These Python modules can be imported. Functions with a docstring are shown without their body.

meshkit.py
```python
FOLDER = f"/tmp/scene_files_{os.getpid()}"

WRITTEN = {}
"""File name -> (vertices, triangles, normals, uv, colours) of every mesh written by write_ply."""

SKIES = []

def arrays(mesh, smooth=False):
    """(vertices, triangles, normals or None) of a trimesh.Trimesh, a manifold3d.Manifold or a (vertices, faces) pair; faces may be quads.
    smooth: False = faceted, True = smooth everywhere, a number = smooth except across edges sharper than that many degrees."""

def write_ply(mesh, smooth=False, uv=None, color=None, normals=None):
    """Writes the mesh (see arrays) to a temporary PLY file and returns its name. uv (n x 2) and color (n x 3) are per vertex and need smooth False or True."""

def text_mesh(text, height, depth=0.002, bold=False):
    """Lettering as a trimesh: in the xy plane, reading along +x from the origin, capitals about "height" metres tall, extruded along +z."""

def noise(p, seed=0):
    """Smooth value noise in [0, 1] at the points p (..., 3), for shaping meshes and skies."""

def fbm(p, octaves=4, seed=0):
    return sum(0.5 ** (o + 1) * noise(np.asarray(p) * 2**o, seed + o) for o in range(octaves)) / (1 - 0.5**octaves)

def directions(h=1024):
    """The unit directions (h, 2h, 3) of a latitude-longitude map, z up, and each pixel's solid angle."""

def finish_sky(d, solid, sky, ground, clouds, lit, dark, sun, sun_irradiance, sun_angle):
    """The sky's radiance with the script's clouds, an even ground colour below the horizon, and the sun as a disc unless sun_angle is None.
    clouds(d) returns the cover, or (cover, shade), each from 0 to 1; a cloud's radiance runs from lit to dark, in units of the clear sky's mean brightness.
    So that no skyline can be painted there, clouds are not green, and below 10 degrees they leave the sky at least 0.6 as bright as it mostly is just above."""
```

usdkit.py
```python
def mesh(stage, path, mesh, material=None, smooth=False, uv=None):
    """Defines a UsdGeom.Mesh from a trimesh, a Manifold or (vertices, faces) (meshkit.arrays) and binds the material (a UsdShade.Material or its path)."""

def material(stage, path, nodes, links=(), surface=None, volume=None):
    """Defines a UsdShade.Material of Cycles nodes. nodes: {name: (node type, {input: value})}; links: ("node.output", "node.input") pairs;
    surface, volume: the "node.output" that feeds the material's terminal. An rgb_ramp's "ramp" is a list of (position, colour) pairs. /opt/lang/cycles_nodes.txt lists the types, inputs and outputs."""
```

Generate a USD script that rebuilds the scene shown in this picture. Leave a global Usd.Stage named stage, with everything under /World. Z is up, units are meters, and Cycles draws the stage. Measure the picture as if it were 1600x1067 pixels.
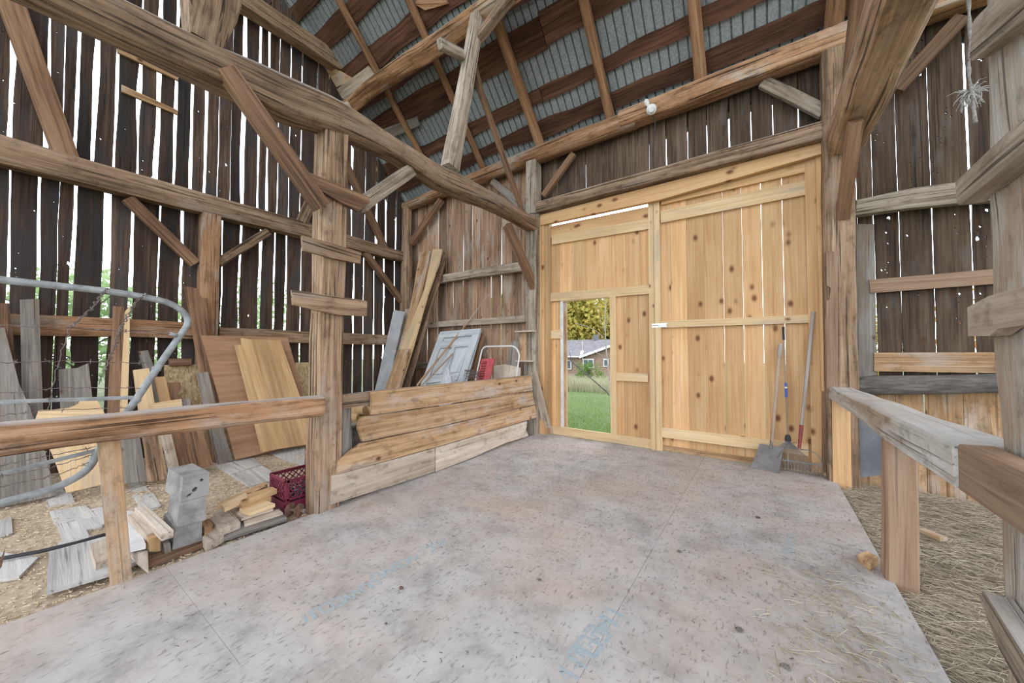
import math, random
import numpy as np, trimesh, usdkit, meshkit
from shapely.geometry import Polygon, Point, box as sbox
from shapely.ops import unary_union
from pxr import Usd, UsdGeom, UsdLux, UsdShade, Gf, Sdf, Vt

stage = Usd.Stage.CreateInMemory()
UsdGeom.SetStageUpAxis(stage, 'Z'); UsdGeom.SetStageMetersPerUnit(stage, 1.0)
UsdGeom.Xform.Define(stage, '/World'); UsdGeom.Scope.Define(stage, '/World/Looks')

# ------------------------------------------------------------------ camera, sky, exposure
YAW, PITCH = 35.0963, 1.7420
cam = UsdGeom.Camera.Define(stage, '/World/camera')
cam.CreateHorizontalApertureAttr(36.0)
cam.CreateFocalLengthAttr(36.0 * 559.0 / 1600.0)
cam.CreateClippingRangeAttr(Gf.Vec2f(0.05, 2000))
cam.AddTranslateOp().Set((0, 0, 1.34)); cam.AddRotateZOp().Set(YAW); cam.AddRotateXOp().Set(90 + PITCH)
EXPOSURE = -0.5
SKY_STRENGTH = 0.42
cam.CreateExposureAttr(EXPOSURE)
dome = UsdLux.DomeLight.Define(stage, '/World/sky_light'); dome.CreateIntensityAttr(1.0)
sky = usdkit.material(stage, '/World/Looks/sky', {
    'tc': ('texture_coordinate', {}),
    's': ('sky_texture', {'sky_type': 'multiple_scattering', 'sun_disc': False, 'sun_elevation': 0.75, 'sun_rotation': 0.5, 'altitude': 200.0}),
    'mp': ('mapping', {'scale': (1.0, 1.0, 2.4)}),
    'n': ('noise_texture', {'scale': 1.7, 'detail': 6.0, 'roughness': 0.55}),
    'r': ('rgb_ramp', {'ramp': [(0.30, (0.45, 0.45, 0.45)), (0.62, (0.95, 0.95, 0.95))]}),
    'mix': ('mix', {'color2': (7.0, 6.85, 6.6)}),
    'b': ('background_shader', {'strength': SKY_STRENGTH})},
    [('tc.generated', 'mp.vector'), ('mp.vector', 'n.vector'), ('n.fac', 'r.fac'), ('r.color', 'mix.fac'), ('s.color', 'mix.color1'), ('mix.color', 'b.color')],
    surface='b.background')
UsdShade.MaterialBindingAPI.Apply(dome.GetPrim()).Bind(sky)

# ------------------------------------------------------------------ helpers
RNG = np.random.default_rng(7)
USED = {}
def numbered(parent, name):
    k = parent + '/' + name
    n = USED.get(k, 0); USED[k] = n + 1
    return k if n == 0 else '%s_%03d' % (k, n)

def meta(prim, label=None, cat=None, group=None, kind=None):
    for key, v in (('label', label), ('category', cat), ('group', group), ('kind', kind)):
        if v: prim.SetCustomDataByKey(key, v)
    return prim

ORIGIN = {}
def thing(name, label, cat, loc=(0, 0, 0), group=None, kind=None):
    path = numbered('/World', name)
    x = UsdGeom.Xform.Define(stage, path)
    if any(loc): x.AddTranslateOp().Set(tuple(map(float, loc)))
    ORIGIN[path] = np.array(loc, float)
    meta(x.GetPrim(), label, cat, group, kind)
    return path

def put(name, V, F, mat, parent=None, rest=None, smooth=False, tone=None, label=None, cat=None, group=None, kind=None, base=None):
    """One Mesh prim; V in world space. Under parent, or top-level with its origin at base."""
    V = np.asarray(V, float); F = np.asarray(F, int)
    if F.shape[1] == 4: F = np.vstack([F[:, [0, 1, 2]], F[:, [0, 2, 3]]])
    rest = V if rest is None else np.asarray(rest, float)
    if smooth is not False:
        tm = trimesh.Trimesh(V, F, process=False, vertex_attributes=None)
        if smooth is not True:
            # split at sharp edges by face cluster: duplicate vertices per smooth group
            adj = tm.face_adjacency[tm.face_adjacency_angles < math.radians(smooth)]
            lab = trimesh.graph.connected_component_labels(adj, node_count=len(F))
            key = np.stack([F.ravel(), np.repeat(lab, 3)], 1)
            uniq, inv = np.unique(key, axis=0, return_inverse=True)
            V, rest = V[uniq[:, 0]], rest[uniq[:, 0]]; F = inv.reshape(-1, 3)
    if len(F) < 60000 and kind != 'stuff':
        a, b, c = V[F[:, 0]], V[F[:, 1]], V[F[:, 2]]
        if np.einsum('ij,ij->i', a - V.mean(0), np.cross(b - V.mean(0), c - V.mean(0))).sum() < 0: F = F[:, ::-1]
    top = parent is None
    path = numbered(parent or '/World', name)
    if top:
        org = np.array(base if base is not None else (V[:, 0].mean(), V[:, 1].mean(), V[:, 2].min()), float)
    else:
        org = ORIGIN.get(parent, ORIGIN.get(parent.rsplit('/', 1)[0], np.zeros(3)))
    ORIGIN[path] = org
    me = usdkit.mesh(stage, path, (V - org, F), M[mat] if isinstance(mat, str) else mat, smooth=(smooth is not False))
    if top: UsdGeom.Xformable(me).AddTranslateOp().Set(tuple(map(float, org)))
    pv = UsdGeom.PrimvarsAPI(me)
    pv.CreatePrimvar('rest', Sdf.ValueTypeNames.Float3Array, 'vertex').Set(Vt.Vec3fArray.FromNumpy(np.ascontiguousarray(rest, np.float32)))
    t = float(RNG.uniform(0.15, 0.85)) if tone is None else float(tone)
    pv.CreatePrimvar('tone', Sdf.ValueTypeNames.FloatArray, 'constant').Set(Vt.FloatArray([t]))
    meta(me.GetPrim(), label, cat, group, kind)
    return path

def unit(v):
    v = np.asarray(v, float); return v / np.linalg.norm(v)

def roff():
    return RNG.uniform(-60, 60, 3)

def timber_mesh(path, wd, side=(0, 0, 1), rough=0.010, wave=0.012, chamfer=0.10, rnd=False, step=0.13, rag=0.0):
    """Hewn timber along a polyline. wd: (width along side, depth across) or one pair per point."""
    P = np.asarray(path, float); k = len(P)
    WD = np.asarray(wd, float); WD = np.tile(WD, (k, 1)) if WD.ndim == 1 else WD
    seg = np.r_[0, np.cumsum(np.linalg.norm(np.diff(P, axis=0), axis=1))]
    L = seg[-1]; n = max(4, int(L / step) + 1)
    s = np.linspace(0, L, n)
    c = np.stack([np.interp(s, seg, P[:, i]) for i in range(3)], 1)
    w = np.interp(s, seg, WD[:, 0]); d = np.interp(s, seg, WD[:, 1])
    ax = unit(P[-1] - P[0]); sv = np.asarray(side, float); sv = unit(sv - ax * (sv @ ax)); nv = np.cross(ax, sv)
    if rnd:
        a = np.arange(14) * 2 * math.pi / 14
        prof = np.stack([np.cos(a), np.sin(a)], 1)
    else:
        q = 1 - 2 * chamfer
        e = [(-q, -1), (-q / 3, -1), (q / 3, -1), (q, -1), (1, -q), (1, -q / 3), (1, q / 3), (1, q), (q, 1), (q / 3, 1), (-q / 3, 1), (-q, 1), (-1, q), (-1, q / 3), (-1, -q / 3), (-1, -q)]
        prof = np.array(e, float)
    m = len(prof); off = roff()
    A = prof[None, :, 0] * w[:, None] / 2; B = prof[None, :, 1] * d[:, None] / 2
    S = np.repeat(s[:, None], m, 1)
    rest = np.stack([S, A, B], -1) + off
    def nz(sc, o): return meshkit.noise(rest * sc + o) - 0.5
    amp = rough * 2
    rad = 1 + 0 * A
    A2 = A + amp * nz((2.6, 11, 11), 3.1) + wave * 2 * (meshkit.noise(np.stack([s * 0.8, 0 * s, 0 * s], 1) + off) - .5)[:, None]
    B2 = B + amp * nz((2.6, 11, 11), 17.7) + wave * 2 * (meshkit.noise(np.stack([s * 0.8, 0 * s, 0 * s + 9], 1) + off) - .5)[:, None]
    S2 = S.copy()
    if rag:
        S2[0] -= rag * (meshkit.noise(rest[0] * 25)); S2[-1] += rag * (meshkit.noise(rest[-1] * 25))
    V = c[:, None] + (S2 - S)[..., None] * ax + A2[..., None] * sv + B2[..., None] * nv
    V = V.reshape(-1, 3); R = rest.reshape(-1, 3)
    i, j = np.meshgrid(np.arange(n - 1), np.arange(m), indexing='ij')
    jn = (j + 1) % m
    quads = np.stack([i * m + j, (i + 1) * m + j, (i + 1) * m + jn, i * m + jn], -1).reshape(-1, 4)
    F = np.vstack([quads[:, [0, 1, 2]], quads[:, [0, 2, 3]]])
    V0 = np.vstack([V, V[:m].mean(0), V[-m:].mean(0)]); R0 = np.vstack([R, R[:m].mean(0), R[-m:].mean(0)])
    jj = np.arange(m); jk = (jj + 1) % m; a0, a1 = len(V), len(V) + 1; b = (n - 1) * m
    F = np.vstack([F, np.stack([np.full(m, a0), jj, jk], 1), np.stack([np.full(m, a1), b + jk, b + jj], 1)])
    # orientation check
    if trimesh.Trimesh(V0, F, process=False).volume < 0: F = F[:, ::-1]
    return V0, F, R0

def timber(name, label, cat, path, wd, mat, parent=None, side=(0, 0, 1), tone=None, group=None, kind=None, **kw):
    V, F, R = timber_mesh(path, wd, side, **kw)
    return put(name, V, F, mat, parent, R, 38, tone, label, cat, group, kind)

def tube_mesh(points, r, sides=10, closed=False):
    P = np.asarray(points, float); n = len(P)
    r = np.broadcast_to(np.asarray(r, float), (n,))
    t = np.gradient(P, axis=0); t /= np.linalg.norm(t, axis=1, keepdims=True) + 1e-12
    ref = np.array([0, 0, 1.0]) if abs(t[0][2]) < .9 else np.array([1.0, 0, 0])
    a = np.cross(t[0], ref); a /= np.linalg.norm(a); fr = []
    for i in range(n):
        a = a - t[i] * (a @ t[i]); a /= np.linalg.norm(a); fr.append(a)
    fr = np.array(fr); b = np.cross(t, fr)
    ang = np.arange(sides) * 2 * math.pi / sides
    V = P[:, None] + r[:, None, None] * (np.cos(ang)[None, :, None] * fr[:, None] + np.sin(ang)[None, :, None] * b[:, None])
    V = V.reshape(-1, 3)
    i, j = np.meshgrid(np.arange(n - 1), np.arange(sides), indexing='ij'); jn = (j + 1) % sides
    q = np.stack([i * sides + j, i * sides + jn, (i + 1) * sides + jn, (i + 1) * sides + j], -1).reshape(-1, 4)
    F = np.vstack([q[:, [0, 1, 2]], q[:, [0, 2, 3]]])
    V = np.vstack([V, P[0], P[-1]]); jj = np.arange(sides); jk = (jj + 1) % sides; e = (n - 1) * sides
    F = np.vstack([F, np.stack([np.full(sides, len(V) - 2), jk, jj], 1), np.stack([np.full(sides, len(V) - 1), e + jj, e + jk], 1)])
    return V, F

def bend(points, rad=0.1, n=7):
    """Round the corners of a polyline."""
    P = [np.asarray(p, float) for p in points]; out = [P[0]]
    for k in range(1, len(P) - 1):
        a, b, c = P[k - 1], P[k], P[k + 1]
        ra = min(rad, np.linalg.norm(a - b) * .48, np.linalg.norm(c - b) * .48)
        p, q = b + unit(a - b) * ra, b + unit(c - b) * ra
        for t in np.linspace(0, 1, n): out.append((1 - t) ** 2 * p + 2 * t * (1 - t) * b + t * t * q)
    out.append(P[-1]); return np.array(out)

def join(parts):
    Vs, Fs, n = [], [], 0
    for V, F in parts:
        F = np.asarray(F)
        if F.shape[1] == 4: F = np.vstack([F[:, [0, 1, 2]], F[:, [0, 2, 3]]])
        Vs.append(np.asarray(V)); Fs.append(F + n); n += len(V)
    return np.vstack(Vs), np.vstack(Fs)

def boxm(c, size, R=None, ch=0.0):
    """Box, chamfered when ch > 0."""
    s = np.asarray(size, float) / 2
    if ch:
        pts = []
        for x in (-1, 1):
            for y in (-1, 1):
                for z in (-1, 1):
                    for ax in range(3):
                        p = np.array([x, y, z]) * (s - ch); p[ax] = (x, y, z)[ax] * s[ax]; pts.append(p)
        h = trimesh.convex.convex_hull(np.array(pts)); V, F = np.array(h.vertices), np.array(h.faces)
    else:
        b = trimesh.creation.box(2 * s); V, F = np.array(b.vertices), np.array(b.faces)
    if R is not None: V = V @ np.asarray(R).T
    return V + np.asarray(c, float), F

def lathe(profile, n=20, origin=(0, 0, 0), axis=(0, 0, 1)):
    m = trimesh.creation.revolve(np.asarray(profile, float), sections=n)
    T = trimesh.geometry.align_vectors([0, 0, 1], unit(axis))
    V = np.array(m.vertices) @ T[:3, :3].T + np.asarray(origin, float)
    F = np.array(m.faces)
    if trimesh.Trimesh(V, F, process=False).volume < 0: F = F[:, ::-1]
    return V, F

def prism(poly, t, ch=0.0):
    """Extrude a shapely polygon from z = 0 to t, with a small chamfer on a hole-free outline."""
    if poly.is_empty or poly.area < 1e-7: return None
    if poly.geom_type != 'Polygon': poly = max(poly.geoms, key=lambda g: g.area)
    if ch and not poly.interiors:
        inner = poly.buffer(-ch, join_style=2)
        if inner.geom_type == 'Polygon' and not inner.is_empty and len(inner.exterior.coords) == len(poly.exterior.coords):
            from shapely.geometry.polygon import orient
            o = np.array(orient(poly).exterior.coords)[:-1]; ii = np.array(orient(inner).exterior.coords)[:-1]
            k = np.argmin(np.linalg.norm(ii - o[0], axis=1)); ii = np.roll(ii, -k, axis=0)
            n = len(o)
            V = np.vstack([np.c_[ii, np.zeros(n)], np.c_[o, np.full(n, ch)], np.c_[o, np.full(n, t - ch)], np.c_[ii, np.full(n, t)]])
            F = []
            for a in range(3):
                for i in range(n):
                    j = (i + 1) % n
                    F += [[a * n + i, a * n + j, (a + 1) * n + j], [a * n + i, (a + 1) * n + j, (a + 1) * n + i]]
            tv, tf = trimesh.creation.triangulate_polygon(Polygon(ii), engine='earcut')
            if len(tv) == n:
                idx = [int(np.argmin(np.linalg.norm(ii - p, axis=1))) for p in tv]
                for a, b, c in tf:
                    a, b, c = idx[a], idx[b], idx[c]
                    ar = np.cross(ii[b] - ii[a], ii[c] - ii[a])
                    if ar < 0: b, c = c, b
                    F += [[a, c, b], [3 * n + a, 3 * n + b, 3 * n + c]]
                return V, np.array(F)
    m = trimesh.creation.extrude_polygon(poly, t, engine='earcut')
    return np.array(m.vertices), np.array(m.faces)

def slab_mesh(pts, t, toward=None, ch=0.004, grain=None):
    """A board whose visible face is the (near) planar outline pts; t metres thick, away from `toward` (default: the eye side)."""
    P = np.asarray(pts, float); c = P.mean(0)
    _, _, vt = np.linalg.svd(P - c); n = vt[2]
    eye = np.array((0, 0, 1.34)) if toward is None else c + np.asarray(toward, float)
    if n @ (eye - c) < 0: n = -n
    if grain is None:
        e = np.roll(P, -1, 0) - P; g = e[np.argmax(np.linalg.norm(e, axis=1))]
    else: g = np.asarray(grain, float)
    g = unit(g - n * (g @ n)); h = np.cross(n, g)
    uv = np.stack([(P - c) @ g, (P - c) @ h], 1)
    pl = Polygon(uv)
    if not pl.is_valid: pl = pl.buffer(0)
    V, F = prism(pl, t, min(ch, t * .3))
    W = c + n * (RNG.uniform(-.0014, .0014) - t) + V[:, :1] * g + V[:, 1:2] * h + V[:, 2:3] * n
    return W, F, V + roff()

def slab(name, label, cat, pts, t, mat, parent=None, toward=None, tone=None, group=None, kind=None, ch=0.004, grain=None, base=None):
    W, F, R = slab_mesh(pts, t, toward, ch, grain)
    return put(name, W, F, mat, parent, R, False, tone, label, cat, group, kind, base)

# ------------------------------------------------------------------ materials
M = {}
def mat(name, nodes, links, surface='p.BSDF'):
    M[name] = usdkit.material(stage, '/World/Looks/' + name, nodes, links, surface=surface)

def wood(name, dark, mid, light, rough=0.85, grain=(1.0, 30, 30), knots=0.0, cracks=0.6, patch=None, patch_at=0.58, bump=0.5, tones=(0.78, 1.22), spec=0.25, knot_col=(0.10, 0.045, 0.02), dust_light=0.0, hew=0.0, crack_at=0.30):
    nodes = {
        'a': ('attribute', {'attribute': 'rest'}), 't': ('attribute', {'attribute': 'tone'}),
        'm1': ('mapping', {'scale': grain}), 'n1': ('noise_texture', {'scale': 1.0, 'detail': 6.0, 'roughness': 0.66, 'distortion': 0.7}),
        'm2': ('mapping', {'scale': (0.9, 4.5, 4.5)}), 'n2': ('noise_texture', {'scale': 1.0, 'detail': 4.0, 'roughness': 0.6}),
        'f': ('mix_float', {'fac': 0.42}),
        'r': ('rgb_ramp', {'ramp': [(0.36, dark), (0.50, mid), (0.655, light)]}),
        'm3': ('mapping', {'scale': (0.9, 42, 42)}), 'n3': ('noise_texture', {'scale': 1.0, 'detail': 3.0, 'roughness': 0.5}),
        'rc': ('rgb_ramp', {'ramp': [(crack_at, (1 - cracks,) * 3), (crack_at + 0.06, (1.0, 1.0, 1.0))]}),
        'mc': ('mix', {'mix_type': 'multiply', 'fac': 1.0}),
        'tr': ('map_range', {'from_min': 0.0, 'from_max': 1.0, 'to_min': tones[0], 'to_max': tones[1]}),
        'sc': ('vector_math', {'math_type': 'scale'}),
        'hb': ('math', {'math_type': 'multiply'}),
        'rcb': ('rgb_to_bw', {}),
        'bp': ('bump', {'strength': bump, 'distance': 0.012}),
        'p': ('principled_bsdf', {'roughness': rough, 'specular_ior_level': spec})}
    links = [('a.vector', 'm1.vector'), ('m1.vector', 'n1.vector'), ('a.vector', 'm2.vector'), ('m2.vector', 'n2.vector'),
             ('n1.fac', 'f.a'), ('n2.fac', 'f.b'), ('f.result', 'r.fac'), ('a.vector', 'm3.vector'), ('m3.vector', 'n3.vector'), ('n3.fac', 'rc.fac'),
             ('rc.color', 'mc.color2'), ('mc.color', 'sc.vector1'), ('t.fac', 'tr.value'), ('tr.result', 'sc.scale'),
             ('n1.fac', 'hb.value1'), ('rc.color', 'rcb.color'), ('rcb.val', 'hb.value2'), ('hb.value', 'bp.height'), ('bp.normal', 'p.normal')]
    last = 'r.color'
    if patch is not None:
        nodes['mp'] = ('mapping', {'scale': (1.3, 5, 5), 'location': (5.0, 3.0, 1.0)}); nodes['np'] = ('noise_texture', {'scale': 1.0, 'detail': 5.0, 'roughness': 0.62})
        nodes['rp'] = ('rgb_ramp', {'ramp': [(patch_at - 0.07, (0, 0, 0)), (patch_at + 0.06, (0.85, 0.85, 0.85))]}); nodes['px'] = ('mix', {'color2': patch})
        links += [('a.vector', 'mp.vector'), ('mp.vector', 'np.vector'), ('np.fac', 'rp.fac'), ('rp.color', 'px.fac'), (last, 'px.color1')]
        last = 'px.color'
    if knots:
        nodes['mk'] = ('mapping', {'scale': (4.2, 6.4, 6.4)}); nodes['kb'] = ('rgb_to_bw', {}); nodes['kg'] = ('math', {'math_type': 'greater_than', 'value2': 0.54}); nodes['km'] = ('math', {'math_type': 'multiply'}); nodes['vk'] = ('voronoi_texture', {'scale': 1.0, 'randomness': 1.0})
        nodes['rk'] = ('rgb_ramp', {'ramp': [(0.02, (1, 1, 1)), (0.10 * knots, (0.9, 0.9, 0.9)), (0.16 * knots, (0.30, 0.30, 0.30)), (0.24 * knots, (0, 0, 0))]})
        nodes['kx'] = ('mix', {'color2': knot_col})
        links += [('a.vector', 'mk.vector'), ('mk.vector', 'vk.vector'), ('vk.distance', 'rk.fac'), ('vk.color', 'kb.color'), ('kb.val', 'kg.value1'), ('rk.color', 'km.value1'), ('kg.value', 'km.value2'), ('km.value', 'kx.fac'), (last, 'kx.color1')]
        last = 'kx.color'
    links += [(last, 'mc.color1')]
    out = 'sc.vector'
    if hew:
        nodes['mh'] = ('mapping', {'scale': (6.0, 9.0, 9.0)}); nodes['nh'] = ('noise_texture', {'scale': 1.0, 'detail': 5.0, 'roughness': 0.7}); nodes['hh'] = ('math', {'math_type': 'multiply_add', 'value2': hew})
        nodes['rh'] = ('rgb_ramp', {'ramp': [(0.34, (0.55, 0.53, 0.50)), (0.46, (1.0, 1.0, 1.0)), (0.66, (1.12, 1.12, 1.12))]}); nodes['mh2'] = ('mix', {'mix_type': 'multiply', 'fac': 0.8})
        links.remove(('hb.value', 'bp.height'))
        links += [('a.vector', 'mh.vector'), ('mh.vector', 'nh.vector'), ('nh.fac', 'hh.value1'), ('hb.value', 'hh.value3'), ('hh.value', 'bp.height'), ('nh.fac', 'rh.fac'), (out, 'mh2.color1'), ('rh.color', 'mh2.color2')]
        out = 'mh2.color'
    if dust_light:  # pale grey on upward faces: settled dust plus painted sky reflection
        nodes['ge'] = ('geometry', {}); nodes['gs'] = ('separate_xyz', {}); nodes['gr'] = ('map_range', {'from_min': 0.55, 'from_max': 0.95, 'to_min': 0.0, 'to_max': dust_light, 'clamp': True}); nodes['dx'] = ('mix', {'color2': (0.47, 0.455, 0.43)})
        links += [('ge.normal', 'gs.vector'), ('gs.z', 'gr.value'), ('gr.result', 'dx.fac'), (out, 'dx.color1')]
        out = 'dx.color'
    links += [(out, 'p.base_color')]
    mat(name, nodes, links)

wood('beam', (0.08, 0.05, 0.031), (0.285, 0.184, 0.112), (0.455, 0.33, 0.228), patch=(0.305, 0.235, 0.185), patch_at=0.62, bump=1.0, dust_light=0.7, hew=0.8, crack_at=0.35, cracks=0.75)
wood('beam_warm', (0.13, 0.064, 0.03), (0.37, 0.20, 0.103), (0.50, 0.325, 0.205), patch=(0.42, 0.36, 0.30), patch_at=0.60, bump=1.1, dust_light=0.7, hew=0.8, crack_at=0.35, cracks=0.75)
wood('beam_grey', (0.13, 0.10, 0.072), (0.34, 0.28, 0.215), (0.52, 0.46, 0.39), bump=0.9, dust_light=0.5, hew=0.5, crack_at=0.34, cracks=0.7)
wood('brace', (0.075, 0.040, 0.024), (0.215, 0.122, 0.070), (0.34, 0.215, 0.135), cracks=0.45, bump=0.5)
wood('pale_split', (0.34, 0.25, 0.17), (0.58, 0.48, 0.37), (0.74, 0.68, 0.60), cracks=0.5, bump=0.8)
wood('siding_dark', (0.022, 0.015, 0.012), (0.075, 0.048, 0.034), (0.15, 0.10, 0.072), patch=(0.055, 0.050, 0.050), patch_at=0.55, tones=(0.55, 1.45), bump=0.7)
wood('siding_red', (0.10, 0.058, 0.036), (0.315, 0.195, 0.122), (0.48, 0.345, 0.245), knots=0.8, patch=(0.38, 0.325, 0.275), patch_at=0.59, tones=(0.6, 1.45), bump=0.7)
wood('siding_grey', (0.032, 0.021, 0.015), (0.092, 0.062, 0.042), (0.165, 0.12, 0.088), knots=0.9, patch=(0.13, 0.11, 0.095), patch_at=0.64, tones=(0.65, 1.35), bump=0.7)
wood('grey_board', (0.10, 0.088, 0.076), (0.225, 0.20, 0.175), (0.36, 0.33, 0.295), knots=0.7, patch=(0.215, 0.165, 0.12), patch_at=0.60, bump=0.6)
wood('light_board', (0.34, 0.265, 0.195), (0.50, 0.415, 0.33), (0.63, 0.56, 0.48), knots=0.6, cracks=0.4, bump=0.5, hew=0.4, crack_at=0.32)
wood('tan_board', (0.21, 0.12, 0.055), (0.445, 0.275, 0.145), (0.575, 0.415, 0.265), knots=0.8, cracks=0.35, patch=(0.47, 0.39, 0.33), patch_at=0.58, bump=0.6, hew=0.4, crack_at=0.33)
wood('pine', (0.55, 0.31, 0.135), (0.70, 0.425, 0.205), (0.80, 0.555, 0.315), rough=0.6, grain=(0.7, 34, 34), knots=1.15, cracks=0.12, bump=0.2, tones=(0.76, 1.12), knot_col=(0.20, 0.075, 0.025))
wood('pine_pale', (0.56, 0.39, 0.20), (0.72, 0.515, 0.29), (0.82, 0.64, 0.41), rough=0.65, grain=(0.7, 34, 34), knots=0.8, cracks=0.2, bump=0.25, tones=(0.85, 1.1), patch=(0.54, 0.43, 0.31), patch_at=0.60, knot_col=(0.24, 0.10, 0.04))
wood('oak_new', (0.36, 0.215, 0.10), (0.50, 0.315, 0.155), (0.62, 0.43, 0.235), rough=0.5, grain=(0.6, 30, 30), cracks=0.08, bump=0.15, tones=(0.8, 1.15))
wood('plywood_brown', (0.24, 0.125, 0.07), (0.34, 0.19, 0.11), (0.42, 0.255, 0.155), rough=0.6, grain=(0.8, 9, 9), cracks=0.05, bump=0.1)
wood('roof_board', (0.024, 0.011, 0.007), (0.086, 0.037, 0.021), (0.165, 0.083, 0.05), knots=0.8, cracks=0.65, bump=0.7, tones=(0.7, 1.3))
wood('rafter_pole', (0.10, 0.05, 0.024), (0.255, 0.135, 0.068), (0.36, 0.225, 0.13), grain=(1.5, 26, 26), cracks=0.4, bump=0.5)
wood('whitewash', (0.27, 0.235, 0.19), (0.47, 0.445, 0.40), (0.62, 0.62, 0.60), cracks=0.6, patch=(0.36, 0.265, 0.185), patch_at=0.57, bump=0.9, tones=(0.92, 1.08), dust_light=0.6, hew=0.8, crack_at=0.34)
wood('red_jamb', (0.185, 0.11, 0.07), (0.305, 0.20, 0.13), (0.40, 0.285, 0.20), cracks=0.3)
wood('handle_grey', (0.22, 0.19, 0.17), (0.36, 0.32, 0.29), (0.47, 0.44, 0.41), cracks=0.2, bump=0.2)
wood('handle_tan', (0.24, 0.17, 0.12), (0.38, 0.28, 0.205), (0.50, 0.40, 0.31), cracks=0.2, bump=0.2)
wood('panel_blue', (0.42, 0.45, 0.46), (0.56, 0.60, 0.62), (0.70, 0.73, 0.74), rough=0.55, grain=(1.2, 18, 18), cracks=0.25, bump=0.25, tones=(0.95, 1.05))
wood('dust_sheen_plank', (0.28, 0.27, 0.255), (0.41, 0.40, 0.38), (0.50, 0.49, 0.47), cracks=0.5, bump=0.5)  # real dust on the bay planks, painted light reflection on the plywood offcut
wood('bark', (0.045, 0.04, 0.036), (0.12, 0.108, 0.098), (0.22, 0.205, 0.19), grain=(5, 22, 22), cracks=0.7, bump=1.0)

def plain(name, col, rough=0.6, metal=0.0, var=0.25, scale=9.0, spec=0.4, bump=0.2, col2=None):
    a = np.array(col); b = np.array(col2) if col2 is not None else a * (1 - var)
    mat(name, {'a': ('attribute', {'attribute': 'rest'}), 'n': ('noise_texture', {'scale': scale, 'detail': 5.0, 'roughness': 0.62}),
               'r': ('rgb_ramp', {'ramp': [(0.36, tuple(b)), (0.62, tuple(a))]}), 'b': ('bump', {'strength': bump, 'distance': 0.01}),
               'p': ('principled_bsdf', {'roughness': rough, 'metallic': metal, 'specular_ior_level': spec})},
        [('a.vector', 'n.vector'), ('n.fac', 'r.fac'), ('r.color', 'p.base_color'), ('n.fac', 'b.height'), ('b.normal', 'p.normal')])
plain('galvanized_tube', (0.33, 0.35, 0.355), 0.5, 0.35, col2=(0.20, 0.205, 0.205), scale=14)
plain('rust', (0.20, 0.11, 0.075), 0.85, 0.1, col2=(0.09, 0.05, 0.04), scale=30, bump=0.5)
plain('wire', (0.20, 0.17, 0.16), 0.7, 0.2, col2=(0.11, 0.08, 0.07), scale=40)
plain('concrete', (0.36, 0.35, 0.335), 0.92, col2=(0.215, 0.205, 0.195), scale=9, bump=0.6, spec=0.2)
plain('crate_plastic', (0.16, 0.022, 0.045), 0.42, col2=(0.10, 0.015, 0.03), scale=8)
plain('red_paint', (0.55, 0.10, 0.11), 0.55, col2=(0.42, 0.07, 0.08), scale=10)
plain('red_dull', (0.30, 0.06, 0.055), 0.65, col2=(0.20, 0.05, 0.045), scale=20)
plain('white_paint', (0.72, 0.72, 0.71), 0.5, col2=(0.58, 0.58, 0.57), scale=9)
plain('porcelain', (0.78, 0.78, 0.76), 0.3, col2=(0.62, 0.62, 0.60), scale=20)
plain('black_rubber', (0.035, 0.035, 0.04), 0.6)
plain('steel_dull', (0.24, 0.235, 0.235), 0.55, 0.5, col2=(0.15, 0.145, 0.14), scale=12)
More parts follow.
